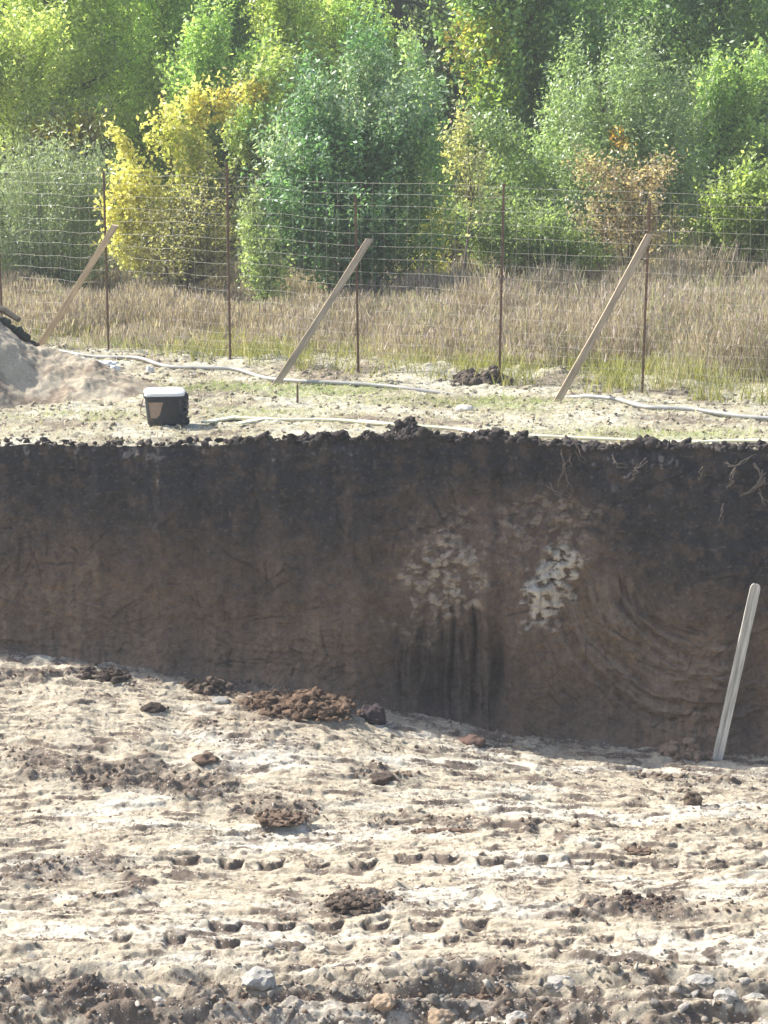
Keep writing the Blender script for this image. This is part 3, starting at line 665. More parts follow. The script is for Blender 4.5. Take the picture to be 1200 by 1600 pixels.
tree('central_bush', 'large bright green bush in the middle with top leaves coloured pale as if sunlit and two thin trunks', 'bush', 525, 38.2,
[(550, 300, 120, 120), (590, 180, 90, 85), (470, 270, 70, 95), (610, 370, 75, 70), (455, 360, 50, 60), (645, 260, 50, 90), (530, 400, 75, 55), (565, 110, 45, 50), (500, 170, 50, 60), (560, 440, 60, 30)], 520, 47000, (.085, .036),
     patch(G_cen, [(590, 140, 100, 60, SUNLIT, .6), (430, 230, 40, 40, SUNLIT, .6), (660, 300, 45, 100, (.34, .46, .18), .6)]), stems=3, rc=(.12, .28), r0=.045, mat=M_gloss)  # sunlight on top and left painted into the leaf colour
tree('pale_sapling', 'thin pale yellow sapling between the central bush and the bare stem', 'sapling', 672, 38.8,
     [(675, 380, 36, 60), (690, 440, 45, 25), (660, 330, 30, 40), (640, 440, 40, 22)], 110, 3600, (.065, .035), cf((.38, .38, .12), (.55, .50, .16)), stems=2, rc=(.07, .17), r0=.018)
tree('bare_stem_tree', 'thin dark bare stem with sparse yellow leaves right of the central bush', 'sapling', 716, 36.5,
     [(735, 260, 30, 60), (722, 200, 18, 40), (750, 310, 30, 40), (705, 250, 20, 40)], 60, 1100, (.07, .04), cf((.42, .38, .12), (.40, .42, .20)), stems=1, rc=(.08, .18), r0=.036, limbs=40, bend=.03)
tree('grey_green_bush', 'broad grey green bush behind the right hand wooden prop with one orange spray', 'bush', 930, 40.8,
     [(980, 250, 120, 110), (900, 300, 100, 90), (1030, 200, 70, 80), (960, 170, 80, 60), (860, 360, 90, 60), (1060, 290, 50, 80), (790, 300, 60, 90), (900, 150, 30, 50), (1000, 100, 40, 60), (780, 210, 40, 40)], 540, 40000, (.08, .030),
     patch(cf((.17, .25, .10), (.31, .39, .18)), [(957, 212, 13, 17, (.80, .42, .06), .6), (968, 222, 16, 8, (.80, .42, .06), .5), (940, 262, 40, 14, (.45, .28, .14), .35), (810, 250, 60, 60, (.24, .33, .09), .6)]), stems=6, rc=(.12, .28), mat=M_gloss, r0=.035)
tree('russet_bush', 'dry russet and pink brown bush just left of the right hand wooden prop top', 'bush', 985, 38.4,
     [(985, 300, 60, 45), (1000, 360, 75, 40), (940, 350, 50, 30), (930, 265, 40, 20), (1030, 270, 40, 22)], 150, 4200, (.07, .035), cf((.30, .19, .12), (.42, .36, .22)), stems=5, rc=(.07, .18), r0=.022, limbs=150)
tree('low_green_bush', 'low green bush under the russet branches, left of the right hand prop', 'bush', 840, 38.9,
     [(840, 370, 85, 50), (790, 390, 60, 40), (900, 395, 60, 40), (750, 350, 30, 60)], 230, 12000, (.07, .032), cf((.14, .22, .07), (.28, .34, .13)), stems=5, rc=(.09, .2), r0=.02)
tree('bright_bush', 'light yellow green bush at the right edge behind the fence', 'bush', 1150, 39.5,
     [(1150, 320, 60, 55), (1200, 330, 70, 60), (1100, 365, 45, 30), (1160, 280, 35, 25), (1260, 320, 70, 70)], 260, 14500, (.08, .04), cf((.20, .29, .06), (.34, .40, .10)), stems=5, rc=(.1, .22), r0=.025)
tree('young_tree', 'loose olive green young tree between the central bush and the spotted tree', 'tree', 700, 42.5,
     [(700, 330, 50, 60), (740, 380, 50, 50), (760, 300, 45, 50), (680, 250, 30, 50)], 110, 6500, (.085, .04), cf((.30, .34, .14), (.46, .46, .20)), stems=4, rc=(.08, .2), r0=.025, limbs=110)
tree('young_tree', 'light leafy young tree at the top edge, left of the spotted tree', 'tree', 585, 47,
     [(560, 60, 60, 60), (520, 20, 50, 60), (610, 110, 45, 60)], 120, 6500, (.10, .05), cf((.26, .38, .10), (.44, .52, .16)), stems=2, rc=(.12, .26), r0=.04, limbs=110)
tree('young_tree', 'sunlit young tree in front of the dark top right corner tree', 'tree', 1110, 43.5,
     [(1120, 160, 45, 60), (1160, 210, 50, 50), (1085, 230, 40, 50), (1180, 120, 35, 50)], 130, 8500, (.09, .045), cf((.20, .33, .09), (.38, .48, .15)), stems=3, rc=(.1, .22), r0=.03, limbs=110)
tree('young_tree', 'yellow green young tree against the wood at the top left edge', 'tree', 20, 43.5,
     [(20, 150, 60, 70), (-30, 90, 60, 70), (60, 80, 50, 60)], 190, 11500, (.09, .045), cf((.34, .42, .11), (.52, .56, .18)), stems=3, rc=(.1, .24), r0=.035, limbs=110)
tree('young_tree', 'olive young tree with yellowing tips above the yellow bush', 'tree', 400, 42.2,
     [(395, 150, 30, 40), (420, 200, 40, 40), (380, 210, 30, 40), (430, 110, 25, 35)], 110, 5200, (.085, .045), patch(cf((.22, .32, .09), (.42, .46, .14)), [(395, 140, 30, 20, (.62, .48, .12), .6)]), stems=2, rc=(.08, .2), r0=.025, limbs=90)
tree('light_sapling', 'light green upright sapling at the right shoulder of the central bush', 'sapling', 655, 41.5,
     [(655, 180, 35, 80), (665, 270, 40, 70), (645, 110, 22, 45), (680, 340, 40, 50)], 170, 8000, (.08, .036), cf((.20, .32, .12), (.36, .46, .20)), stems=2, rc=(.09, .2), r0=.025)
tree('light_sapling', 'bright sapling against the dark trees behind the corner of the yellow bush', 'sapling', 330, 43.8,
     [(300, 130, 50, 60), (360, 150, 45, 50), (330, 60, 40, 50), (400, 120, 30, 50)], 190, 9500, (.09, .042), cf((.22, .36, .10), (.40, .50, .14)), stems=3, rc=(.1, .24), r0=.03)
tree('light_sapling', 'slender grey green sapling rising in front of the spotted dark tree', 'sapling', 860, 43.2,
     [(880, 170, 40, 70), (860, 260, 50, 60), (895, 90, 22, 50), (820, 300, 50, 60)], 180, 8500, (.08, .035), cf((.20, .31, .12), (.36, .45, .20)), stems=2, rc=(.09, .22), r0=.028)
tree('mustard_bush', 'mustard topped bush rising behind the grey willow bush', 'bush', 120, 43,
     [(90, 225, 45, 30), (140, 205, 45, 28), (110, 260, 75, 45), (60, 250, 30, 20)], 150, 8000, (.09, .05), patch(cf((.17, .21, .09), (.26, .29, .11)), [(125, 200, 75, 26, (.44, .37, .05), .85)]), stems=4, rc=(.1, .22), r0=.03)
# second row: bigger trees
tree('broadleaf_tree', 'large light green tree filling the top left corner', 'tree', 60, 46,
     [(60, 110, 130, 110), (-40, 180, 110, 130), (150, 60, 80, 90), (80, -60, 140, 110), (200, 130, 60, 70), (40, 230, 100, 70)], 560, 42000, (.10, .05), cf((.27, .37, .09), (.48, .53, .16)), stems=3, rc=(.18, .4), r0=.08)
tree('broadleaf_tree', 'mid green tree with a dark hollow behind the yellow bush', 'tree', 235, 47.5,
     [(220, 150, 80, 90), (260, 60, 90, 80), (200, 250, 80, 70), (270, -50, 100, 90), (320, 170, 50, 70)], 430, 30000, (.10, .05), cf((.22, .35, .09), (.44, .54, .15)), stems=2, rc=(.18, .38), r0=.07)
tree('broadleaf_tree', 'green tree right of the corner tree above the yellow bush top', 'tree', 355, 48.5,
     [(350, 80, 80, 90), (340, -20, 100, 80), (370, 190, 70, 70), (330, 260, 90, 70)], 400, 28000, (.10, .045), cf((.15, .28, .07), (.34, .45, .11)), stems=2, rc=(.16, .36), r0=.07)
tree('broadleaf_tree', 'tall yellow green tree behind the pale, sunlit-coloured left top of the central bush', 'tree', 455, 44.5,
     [(455, 100, 48, 80), (445, 20, 50, 70), (470, 190, 50, 70), (430, -50, 50, 60), (500, 150, 40, 50)], 300, 18000, (.095, .045), cf((.28, .38, .08), (.48, .52, .12)), stems=2, rc=(.12, .28), r0=.05)
tree('spotted_tree', 'dark green tree with orange and yellow leaves on its left side', 'tree', 800, 45.5,
     [(810, 100, 100, 95), (780, 190, 60, 80), (860, 30, 100, 80), (750, 60, 55, 60), (830, 220, 80, 70), (800, -60, 110, 80), (900, 120, 80, 80)], 520, 34000, (.105, .06),
     patch(cf((.11, .22, .06), (.28, .40, .11)), [(712, 90, 24, 60, (.62, .42, .12), .5), (762, 65, 34, 36, (.66, .56, .12), .5), (720, 120, 40, 90, (.52, .54, .14), .4), (712, 185, 18, 20, (.55, .30, .14), .8), (790, 90, 70, 90, (.28, .38, .06), .35), (715, 240, 16, 22, (.50, .44, .14), .5)]),
     stems=2, rc=(.14, .32), r0=.09)
tree('broadleaf_tree', 'tall dark green tree filling the top right corner', 'tree', 1120, 46.5,
     [(1120, 120, 120, 130), (1060, 40, 100, 100), (1200, 60, 120, 140), (1180, 220, 110, 90), (1080, 220, 70, 80), (1120, -70, 150, 90), (1000, -20, 90, 80)], 620, 42000, (.10, .05), patch(cf((.10, .19, .07), (.22, .34, .12)), [(1110, 90, 60, 80, (.34, .44, .14), .4), (1180, 40, 60, 80, (.28, .38, .12), .35)]), stems=3, rc=(.16, .36), r0=.1)

# conifers in the dark gap
def conifer(px, Y, H, lab, sc0=1.):
    b = hitY(px, 300, Y); bx = b.x; bz = gz(bx, Y) - .05; root = empty('spruce_tree', (bx, Y, bz)); tag(root, lab, 'tree', 'dark spruces in the gap of the wood')
    mb = MB(); mb.tube([(0, 0, -.1), (0, 0, H * .5), (.05, 0, H)], [.16, .10, .02], 8)
    cs = []; zz = .9
    while zz < H - .2:
        k = 1 - (zz / H) ** 1.3; R = 1.9 * k * sc0 + .15
        for j in range(9):
            a = RS.rand() * 6.28; dz = -.22 * R; R2 = R * RS.uniform(.7, 1.1)
            tip = Vector((math.cos(a) * R2, math.sin(a) * R2, zz + dz)); mb.tube([(0, 0, zz), tip * .5 + Vector((0, 0, zz * .5 + .03)), tip], [.022, .014, .004], 4)
            n_ = int(90 * R2 + 12); f = RS.rand(n_) ** .7; p = np.array([0, 0, zz])[None] + f[:, None] * (np.array(tip) - np.array([0, 0, zz]))[None]
            p += RS.normal(size=p.shape) * np.array([.09, .09, .05]) * (.5 + f[:, None]); p[:, 2] -= np.abs(RS.normal(size=n_)) * .14 * f; cs.append(p)
        zz += .26
    C = np.concatenate(cs); co = leaf_quads(C, .12, .02, -1.2); r = RS.rand(len(C))
    mb.build('trunk', M_bark, root, True); np_mesh('crown', co, np.arange(len(co)).reshape(-1, 4), M_leaf, np.repeat(G_con(C, None, r, r, 0, 0), 4, 0), parent=root); return root
conifer(620, 53, 8.5, 'tall dark spruce standing in the dark gap above the central bush')
conifer(700, 55, 9.0, 'dark spruce in the gap just left of the orange spotted leaves')
conifer(540, 56, 9.5, 'dark spruce in the gap right of the tall yellow green tree')

# the wood behind: copies of four trees
def wood_proto(i, a, b, lf):
    o = tree('forest_tree', 'broad green tree in the wood behind the front row', 'tree', 600, 60, [(600, 40, 150, 160), (520, 150, 90, 110), (690, 150, 90, 110), (600, 250, 130, 110), (600, -120, 110, 120), (560, -30, 110, 80)],
             520, 24000, lf, cf(a, b), 'trees of the wood behind the front row', stems=2, rc=(.25, .55), r0=.14)
    return o
protos = [wood_proto(0, (.17, .27, .10), (.33, .44, .15), (.15, .08)), wood_proto(1, (.12, .20, .10), (.25, .33, .15), (.14, .08)), wood_proto(2, (.18, .28, .08), (.36, .43, .13), (.15, .075))]
spots = []
for Yr, n_, off in ((53, 9, .3), (60, 9, 0), (68, 10, .5), (78, 11, .2)):
    for i in range(n_):
        xx = (-1.25 + 2.5 * (i + off) / n_) * .16 * Yr * 1.15 + RS.normal() * .3; pxx = 600 + xx / Yr * F
        if Yr == 53 and 470 < pxx < 745: continue
        if Yr == 60 and 520 < pxx < 720: continue
        spots.append((xx, Yr + RS.normal() * 1., RS.rand() * 6.28, RS.uniform(.9, 1.3), i + int(Yr)))
for k, (x_, y_, rz, s_, i) in enumerate(spots):
    p = protos[i % 3]
    if k < 3: p = protos[k]; o = p
    else:
        o = p.copy(); sc.collection.objects.link(o)
        for ch in list(p.children):
            c_ = ch.copy(); sc.collection.objects.link(c_); c_.parent = o
    o.location = (x_, y_, gz(x_, y_) - .1); o.rotation_euler = (0, 0, rz); o.scale = (s_, s_, s_)

# ------------------------------------------------------------ fence
FH = 2.5
fx = Vector((FB[0] - FA[0], FB[1] - FA[1], 0)).normalized()
fence = empty('wire_fence', (FA[0], FA[1], 0)); tag(fence, 'tall wire mesh fence on thin rusty steel posts in front of the bushes', 'fence')
def fpt(x, z=0., off=0.): return Vector((x - FA[0], fenceY(x) - FA[1] + off, z))
for ppx, hgt in ((5, 2.5), (170, 2.45), (360, 2.62), (560, 2.3), (780, 2.5), (1003, 2.35), (1225, 2.5), (-200, 2.5)):
    x_ = (ppx - 600) / F * 31.0
    for _ in range(6): x_ = (ppx - 600) / F * (fenceY(x_) * math.cos(PITCH) + (HC) * math.sin(PITCH))
    g = gz(x_, fenceY(x_)); mb = MB(); ln = random.uniform(-.02, .02)
    for a_ in (0, math.pi / 2):                                   # T-section rod
        mb.box((0, 0, hgt / 2 - .15), (.030, .005, hgt + .3), Matrix.Rotation(a_, 3, 'Z'))
    mb.v = [(v[0] + ln * v[2], v[1], v[2]) for v in mb.v]
    mb.build('post', M_rust, fence).location = fpt(x_, g, -.01)
mb = MB(); xa, xb = -7.2, 7.2
hz = [.08, .18, .28, .40, .52, .66, .82, .98, 1.15, 1.32, 1.49, 1.66, 1.83, 2.0, 2.17, 2.33, 2.46]
for i, z_ in enumerate(hz):
    pts = [fpt(x_, z_ + .5 * gz(x_, fenceY(x_)) + .004 * math.sin(x_ * 3.7 + i) + .006 * math.sin(x_ * 1.3 + 2 * i), .01 * math.sin(x_ * 2 + i)) for x_ in np.arange(xa, xb, .15)]
    mb.tube(pts, .0017, 4)
for x_ in np.arange(xa, xb, .15):
    g = gz(x_, fenceY(x_)); pts = [fpt(x_ + .006 * math.sin(z_ * 9 + x_ * 7), z_ + g, .004) for z_ in np.linspace(.02, 2.47, 8)]
    mb.tube(pts, .0013, 4)
mb.build('wire_mesh', M_wire, fence)

# timber props
def prop(b, tpx, lab, wd=.085, th=.05, mat=M_wood):
    d_ = tpx - b; L = d_.length; root = bpy
    mb = MB(); n_ = 10
    V = []
    for i in range(n_ + 1):
        f = i / n_; wq = wd * (1 + .05 * math.sin(f * 9)); 
        for sx, sy in ((-1, -1), (1, -1), (1, 1), (-1, 1)): V.append((sx * wq / 2 + .006 * math.sin(f * 4), sy * th / 2, f * L + (.02 * sx if i == n_ else 0)))
    Fs = [(i * 4 + k, i * 4 + (k + 1) % 4, i * 4 + 4 + (k + 1) % 4, i * 4 + 4 + k) for i in range(n_) for k in range(4)] + [(3, 2, 1, 0), tuple(n_ * 4 + k for k in range(4))]
    mb.add(V, Fs); o = mb.build('wooden_prop', mat, None, False, .004)
    z = d_.normalized(); yv = Vector((0, 1, 0)); xv = yv.cross(z).normalized(); yv = z.cross(xv)
    o.rotation_euler = Matrix((xv, yv, z)).transposed().to_euler(); o.location = b
    tag(o, lab, 'wooden prop', 'wooden props slanting up to the fence'); return o
for (bx_, by_), (tx_, ty_), lab in (((58, 548), (181, 352), 'slanting timber prop nearest the soil heap, its foot behind the heap'),
                                     ((426, 602), (578, 374), 'slanting timber prop in front of the central green bush'),
                                     ((868, 628), (1016, 366), 'slanting timber prop with its top against the russet bush')):
    b_ = hitZ(bx_, by_, 0); t_ = hitY(tx_, ty_, float(fenceY((tx_ - 600) / F * 32)) - .06); b_.z = gz(b_.x, b_.y) - .04
    prop(b_, t_, lab)

# ------------------------------------------------------------ soil mound at left
def hump(name, px, py, z0, H, rx, ry, seed, colr, mat, n=220, label='', cat='', skew=0., lump=.4):
    c0 = hitZ(px, py, z0); a = np.linspace(-1.35, 1.35, n); A, Bq = np.meshgrid(a, a)
    X = A * rx; Yq = Bq * ry; R = np.sqrt((A - skew * Bq) ** 2 + Bq ** 2) + .16 * fbm(X * 1.5 / rx, Yq * 1.5 / ry, 3, seed)
    hh_ = H * (np.clip(1 - R, -.3, 1) ** 1.0 if True else 0)
    hh_ = np.where(R < 1, H * (1 - R) ** .9, -H * (R - 1) * .8 - .02)
    hh_ += np.where(R < 1.05, 1, 0) * (.05 * H * 2 * fbm(X * 3, Yq * 3, 4, seed + 5) + lump * lobes(X, Yq, .12, seed + 7, .4) + lump * .8 * lobes(X, Yq, .06, seed + 8, .5)) * np.clip((1.1 - R) * 4, 0, 1)
    k = ss(-.3, .4, fbm(X * 2, Yq * 3, 3, seed + 9))[..., None]; cc = np.array(colr) * (.75 + .45 * k)
    o = grid_mesh(name, X, Yq, hh_, mat, cc); o.location = c0; tag(o, label, cat); return o
xa_ = np.linspace(-9.5, -2.45, 420); ya_ = np.linspace(26.6, 32.6, 330); X, Yq = np.meshgrid(xa_, ya_)
_cx = [hitY(a, 600, 29.4).x for a in (-260, -100, -40, 0, 30, 60, 120, 200, 240, 275)]
_ch = [1.9, 1.35, 1.08, .90, .70, .52, .38, .19, .06, -.05]
crest = np.interp(X + .12 * fbm(Yq * 1.2, X * .6, 3, 1001), _cx, _ch); yc = 29.5 + .25 * vn(X * .8, X * 0, 1003)
R = np.abs(Yq - yc) / (.35 + 1.35 * np.clip(crest, 0.05, 9) ** .6); shp = np.where(R < 1, 1 - R ** 1.35, -(R - 1) * 1.2)
zz_ = crest * shp - .03 * (crest < 0) + np.clip(shp, 0, 1) ** .3 * np.clip(crest * 4, 0, 1) * (.07 * fbm(X * 1.6, Yq * 1.6, 4, 1005) + .014 * fbm(X * 7, Yq * 7, 4, 1007, .6) + .3 * lobes(X, Yq, .08, 1009, .2) + .02 * ridged(X * 2 - Yq, Yq * 2 + X, 3, 1011))
zz_ = np.where(shp > -.3, zz_, -.3); k = ss(-.3, .4, fbm(X * 1.2, Yq * 2, 4, 1013))[..., None]
c = np.array([.32, .27, .20]) * (1 - k) + np.array([.43, .375, .285]) * k; k = (ss(.25, .5, fbm(X * 2.2, Yq * 2.2, 4, 1015)) * .7)[..., None]; c = c * (1 - k) + np.array([.22, .165, .125]) * k
tag(grid_mesh('soil_heap', X, Yq, zz_, M_ground, c), 'large pale grey brown soil heap at the left edge above the pit', 'soil heap')
mb = MB()
for i in range(16):
    p = hitY(2 + 52 * (i / 15) + random.uniform(-4, 4), 505 + 34 * (i / 15) + random.uniform(-7, 7), 29.7); mb.blob(p, (.07, .08, .05), (.07 * random.uniform(.6, 1.3), .06, .05), .6, 2)
tag(mb.build('dark_sod', M_clod), 'dark clump of roots and sods on the crest of the soil heap', 'sod')
mb = MB(); p0 = hitY(-15, 478, 30.1); p1 = hitY(30, 500, 29.9); mb.tube([p0, (p0 + p1) / 2 + Vector((0, 0, .03)), p1], [.05, .045, .035], 7); mb.tube([(p0 + p1) / 2, (p0 + p1) / 2 + Vector((.16, 0, -.1))], [.02, .01], 5)
tag(mb.build('old_branch', M_bark), 'short dark branch lying on top of the soil heap at the left edge', 'branch')

# smaller heaps and clods (each its own thing)
def tint(c):
    k = random.uniform(.75, 1.2); return tuple(a * k for a in c)
def clod(px, py, w_px, h_px, col, name, label, cat, z0=None, group=None, sub=3, n=1, rough=.45, mat=None):
    if z0 is None:
        p = hitZ(px, py, ZF)
        for _ in range(8): p = hitZ(px, py, surf(lambda a, b: floorz(a, b), p.x, min(p.y, float(footY(np.array([p.x]))[0]) - .02)))
        if p.y > float(footY(np.array([p.x]))[0]) - .1: p.y = float(footY(np.array([p.x]))[0]) - .1
        p.z = surf(lambda a, b: floorz(a, b), p.x, p.y)
    else:
        p = hitZ(px, py, z0); p.z = surf(groundz, p.x, p.y)
    s = 1 / ppm(p.y); mb = MB(); W_ = w_px * s / 2; H_ = h_px * s / 2
    if n == 1: mb.blob((0, 0, H_ * .4), (W_, min(W_, H_ * 2.2) * .9, H_ * 1.1), tint(col), rough, sub)
    else:
        D_ = min(W_ * .8, H_ * 3); H_ *= .78; mb.blob((0, 0, -.25 * H_), (W_ * .8, D_ * .75, H_ * .9), col, .5, 4, freq=2.2)
        for i in range(n * 9):
            a, b = random.uniform(-1, 1), random.uniform(-1, 1)
            if a * a + b * b > 1: a *= 1.15; b *= 1.15
            e_ = max(0, 1 - a * a - b * b); q = random.uniform(.10, .42) ** 1.2 * (.45 + .55 * (e_ > 0)); r_ = q * H_ * 1.5; mb.blob((a * W_, b * D_, H_ * 1.2 * e_ ** .5 * random.uniform(.4, 1) * (.8 + .4 * math.sin(a * 7 + W_ * 50))), (r_ * random.uniform(.8, 1.3), r_, r_ * .85), tint(col), .5, 2)
    o = mb.build(name, mat or M_clod, None, rough < .3); o.location = p; tag(o, label, cat, group); return o
DK = (.085, .065, .055); BR = (.19, .135, .10); RB = (.17, .115, .08); PK = (.27, .20, .15); ST = (.50, .48, .44)
clod(460, 1102, 190, 46, RB, 'rubble_heap', 'low heap of reddish brown crumbled soil at the foot of the bank', 'soil heap', n=34)
clod(155, 1052, 105, 30, DK, 'sod', 'dark matted sod at the bank foot, left of the others', 'sod', n=12)
clod(325, 1076, 78, 38, (.15, .115, .09), 'sod', 'brown matted sod with grass at the bank foot left of the reddish heap', 'sod', n=9)
clod(582, 1130, 42, 34, (.07, .055, .06), 'soil_clod', 'dark blocky clod at the right end of the reddish soil heap', 'clod')
clod(1070, 1180, 75, 46, PK, 'rubble_heap', 'small pinkish soil heap at the bank foot beside the leaning grey board', 'soil heap', n=9)
clod(738, 1163, 36, 20, (.17, .11, .09), 'soil_clod', 'brown square clod on the floor below the grooved bank', 'clod')
clod(598, 1216, 44, 18, DK, 'soil_clod', 'dark flat clod lying alone in the middle of the pit floor', 'clod')
clod(1082, 1258, 30, 28, (.17, .13, .10), 'soil_clod', 'upright brown clod on the pale floor at right', 'clod')
clod(322, 1192, 42, 20, BR, 'soil_clod', 'brown clod on the floor left of a low pale ridge', 'clod')
clod(238, 1108, 36, 16, DK, 'soil_clod', 'small dark clod in front of the left sods', 'clod')
clod(985, 1415, 165, 30, (.12, .088, .072), 'clod_ridge', 'long jagged dark brown clod ridge on the floor at right', 'clod', n=12)
clod(556, 1412, 110, 30, (.13, .10, .08), 'clod_ridge', 'broad dark clod sunk in the floor between the two tread rows', 'clod', n=9)
clod(700, 1297, 120, 12, BR, 'clod_ridge', 'low thin brown ridge above the upper tread row', 'clod', n=9)
clod(440, 1280, 90, 22, BR, 'clod_ridge', 'brown lumpy ridge at the end of the long left smear', 'clod', n=7)
clod(1000, 1330, 60, 14, BR, 'soil_clod', 'small brown clod at the right end of the upper tread row', 'clod', n=4)
clod(735, 1532, 90, 24, BR, 'clod_ridge', 'crumbly brown clods beside the nearest gravel ruts', 'clod', n=10)
for a_, b_, w_, h_, l_ in ((405, 1548, 56, 34, 'largest white stone in the near gravel, left of centre'), (452, 1552, 34, 22, 'grey white stone right beside the largest white stone'),
                           (875, 1552, 46, 26, 'pale flat stone in the near gravel right of centre'), (690, 1580, 46, 32, 'tan rounded stone at the bottom edge near the middle'),
                           (1095, 1556, 50, 34, 'pale blocky stone in the near gravel at right'), (1135, 1562, 40, 30, 'grey stone right next to the pale blocky stone'),
                           (600, 1570, 40, 22, 'oval white stone at the bottom left of the tan stone'), (810, 1578, 36, 24, 'grey stone on the nearest rut between two pale stones'),
                           (1180, 1580, 44, 26, 'white stone in the bottom right corner'), (245, 1570, 34, 22, 'pale stone in the near rut at left')):
    clod(a_, b_, w_, h_, ST if 'tan' not in l_ else (.50, .38, .27), 'stone', l_, 'stone', rough=.35, sub=3)
clod(60, 1030, 40, 10, ST, 'stone', 'flat pale stone at the bank foot near the left edge', 'stone', rough=.25)
clod(345, 1098, 30, 12, ST, 'stone', 'small white stone just left of the reddish heap', 'stone', rough=.25)
# things on the upper ground
clod(755, 598, 88, 42, (.13, .105, .085), 'root_clump', 'dark clump of roots and soil at the foot of a fence post', 'root clump', z0=0, n=14)
clod(690, 575, 34, 13, (.70, .66, .58), 'flat_stone', 'flat pale stone left of the dark root clump', 'stone', z0=0, rough=.2)
clod(726, 640, 28, 13, (.72, .70, .64), 'white_stone', 'white stone on the grass between the root clump and the pit', 'stone', z0=0, rough=.25)
clod(234, 582, 13, 16, (.75, .74, .70), 'white_stone', 'small white stone right of the plastic scraps', 'stone', z0=0, rough=.25)
for a_, l_ in ((140, 'low brown soil clod below the white plastic scraps'), (225, 'brown clod beside the pipe behind the black tub')):
    clod(a_, 598 if a_ < 200 else 600, 70, 16, (.24, .18, .14), 'soil_clod', l_, 'clod', z0=0, n=6)

# white plastic scraps
mb = MB(); 
for (a_, b_, c_) in ((112, 566, .10), (130, 570, .09), (150, 572, .12), (166, 574, .13), (178, 579, .08)):
    p = hitZ(a_, b_, .0); p.z = surf(groundz, p.x, p.y) + .05; mb.blob(p, (c_, c_ * .9, .03), (.8, .8, .8), .8, 3, freq=2.4)
tag(mb.build('plastic_scrap', M_white, None, True), 'crumpled white plastic scraps lying at the right foot of the soil heap', 'plastic')

# ------------------------------------------------------------ hoses
def smooth_path(P, n=8):
    out = []
    for i in range(len(P) - 1):
        a, b, c, d_ = P[max(i - 1, 0)], P[i], P[i + 1], P[min(i + 2, len(P) - 1)]
        for j in range(n):
            t_ = j / n; out.append(.5 * ((2 * b) + (c - a) * t_ + (2 * a - 5 * b + 4 * c - d_) * t_ ** 2 + (3 * b - a - 3 * c + d_) * t_ ** 3))
    return out + [P[-1]]
def gline(px, lift, n=8):
    P = []
    for a_, b_, *l in px:
        p = hitZ(a_, b_, 0); p.z = surf(lambda q, w_: groundz(q, w_, False), p.x, p.y) + (l[0] if l else lift); P.append(p)
    return smooth_path(P, n)
mb = MB(); mb.tube(gline([(60, 553, -.05), (92, 558, .05), (150, 563), (215, 567), (262, 576), (330, 579), (372, 581), (415, 592), (470, 599), (530, 602), (600, 606, .03), (650, 610, .02), (760, 616, -.04), (880, 620, .0), (918, 624), (965, 630), (1010, 640), (1080, 644), (1150, 652), (1230, 658), (1400, 668)], .035), .026, 10)
tag(mb.build('drain_pipe', M_pipe, None, True), 'grey flexible pipe winding over the ground along the fence foot', 'pipe')
mb = MB(); mb.tube(gline([(330, 658, -.0), (372, 657), (440, 660), (520, 662), (600, 668), (700, 672), (800, 682), (880, 685), (960, 688), (1060, 693), (1150, 694), (1260, 697), (1420, 705)], .025), .019, 8)
tag(mb.build('flat_hose', M_hose, None, True), 'pale yellow hose lying near the edge of the pit', 'hose')
mb = MB(); mb.tube(gline([(560, 662, .02), (640, 668, .02), (720, 674, .02), (800, 690, .02), (840, 690, .0)], .02), .012, 6)
tag(mb.build('rope', M_white, None, True), 'thin white cord lying beside the pale yellow hose', 'rope')
for (a_, b_, c_, d_, l_) in ((318, 660, 372, 651, 'short pale yellow board next to the black tub'), (372, 662, 420, 653, 'second short pale board, between the first one and the hose')):
    p = hitZ(a_, b_, .03); q_ = hitZ(c_, d_, .03); mb = MB(); dv = (q_ - p); ang = math.atan2(dv.y, dv.x); mb.box((p + q_) / 2, (dv.length, .09, .022), Matrix.Rotation(ang, 3, 'Z'))
    o = mb.build('board_offcut', M_hose, None, False, .004); tag(o, l_, 'board'); o.location.z += .0

# stake
p = hitZ(465, 631, 0); mb = MB(); mb.box((0, 0, .09), (.025, .02, .24)); mb.add([(-.0125, -.01, .21), (.0125, -.01, .21), (.0125, .01, .21), (-.0125, .01, .21), (0, 0, .235)], [(0, 1, 4), (1, 2, 4), (2, 3, 4), (3, 0, 4)])
o = mb.build('marker_stake', M_rust); o.location = (p.x, p.y, gz(p.x, p.y)); tag(o, 'short thin marker stake in the grass right of the middle prop foot', 'stake')

# ------------------------------------------------------------ black tub
p = hitZ(256, 668, 0); p.z = surf(lambda a, b: groundz(a, b, False), p.x, p.y) + .005; S = 1 / ppm(p.y)
tub = empty('plastic_tub', p + Vector((0, .16, 0)), .12); tag(tub, 'black plastic tub with white lid standing on the edge of the pit', 'tub')
def rrect(wx, wy, r, n=5):
    out = []
    for cx, cy, a0 in ((wx - r, wy - r, 0), (-wx + r, wy - r, 90), (-wx + r, -wy + r, 180), (wx - r, -wy + r, 270)):
        for i in range(n): a = math.radians(a0 + 90 * i / (n - 1)); out.append((cx + r * math.cos(a), cy + r * math.sin(a)))
    return out
def loft(rings):
    V = []; Fs = []; n_ = len(rings[0][0])
    for ring, z_ in rings: V += [(a, b, z_) for a, b in ring]
    for i in range(len(rings) - 1): Fs += [(i * n_ + k, i * n_ + (k + 1) % n_, (i + 1) * n_ + (k + 1) % n_, (i + 1) * n_ + k) for k in range(n_)]
    Fs += [tuple(range(n_))[::-1], tuple((len(rings) - 1) * n_ + k for k in range(n_))]; return V, Fs
W_, D_ = 64 * S / 2, .22
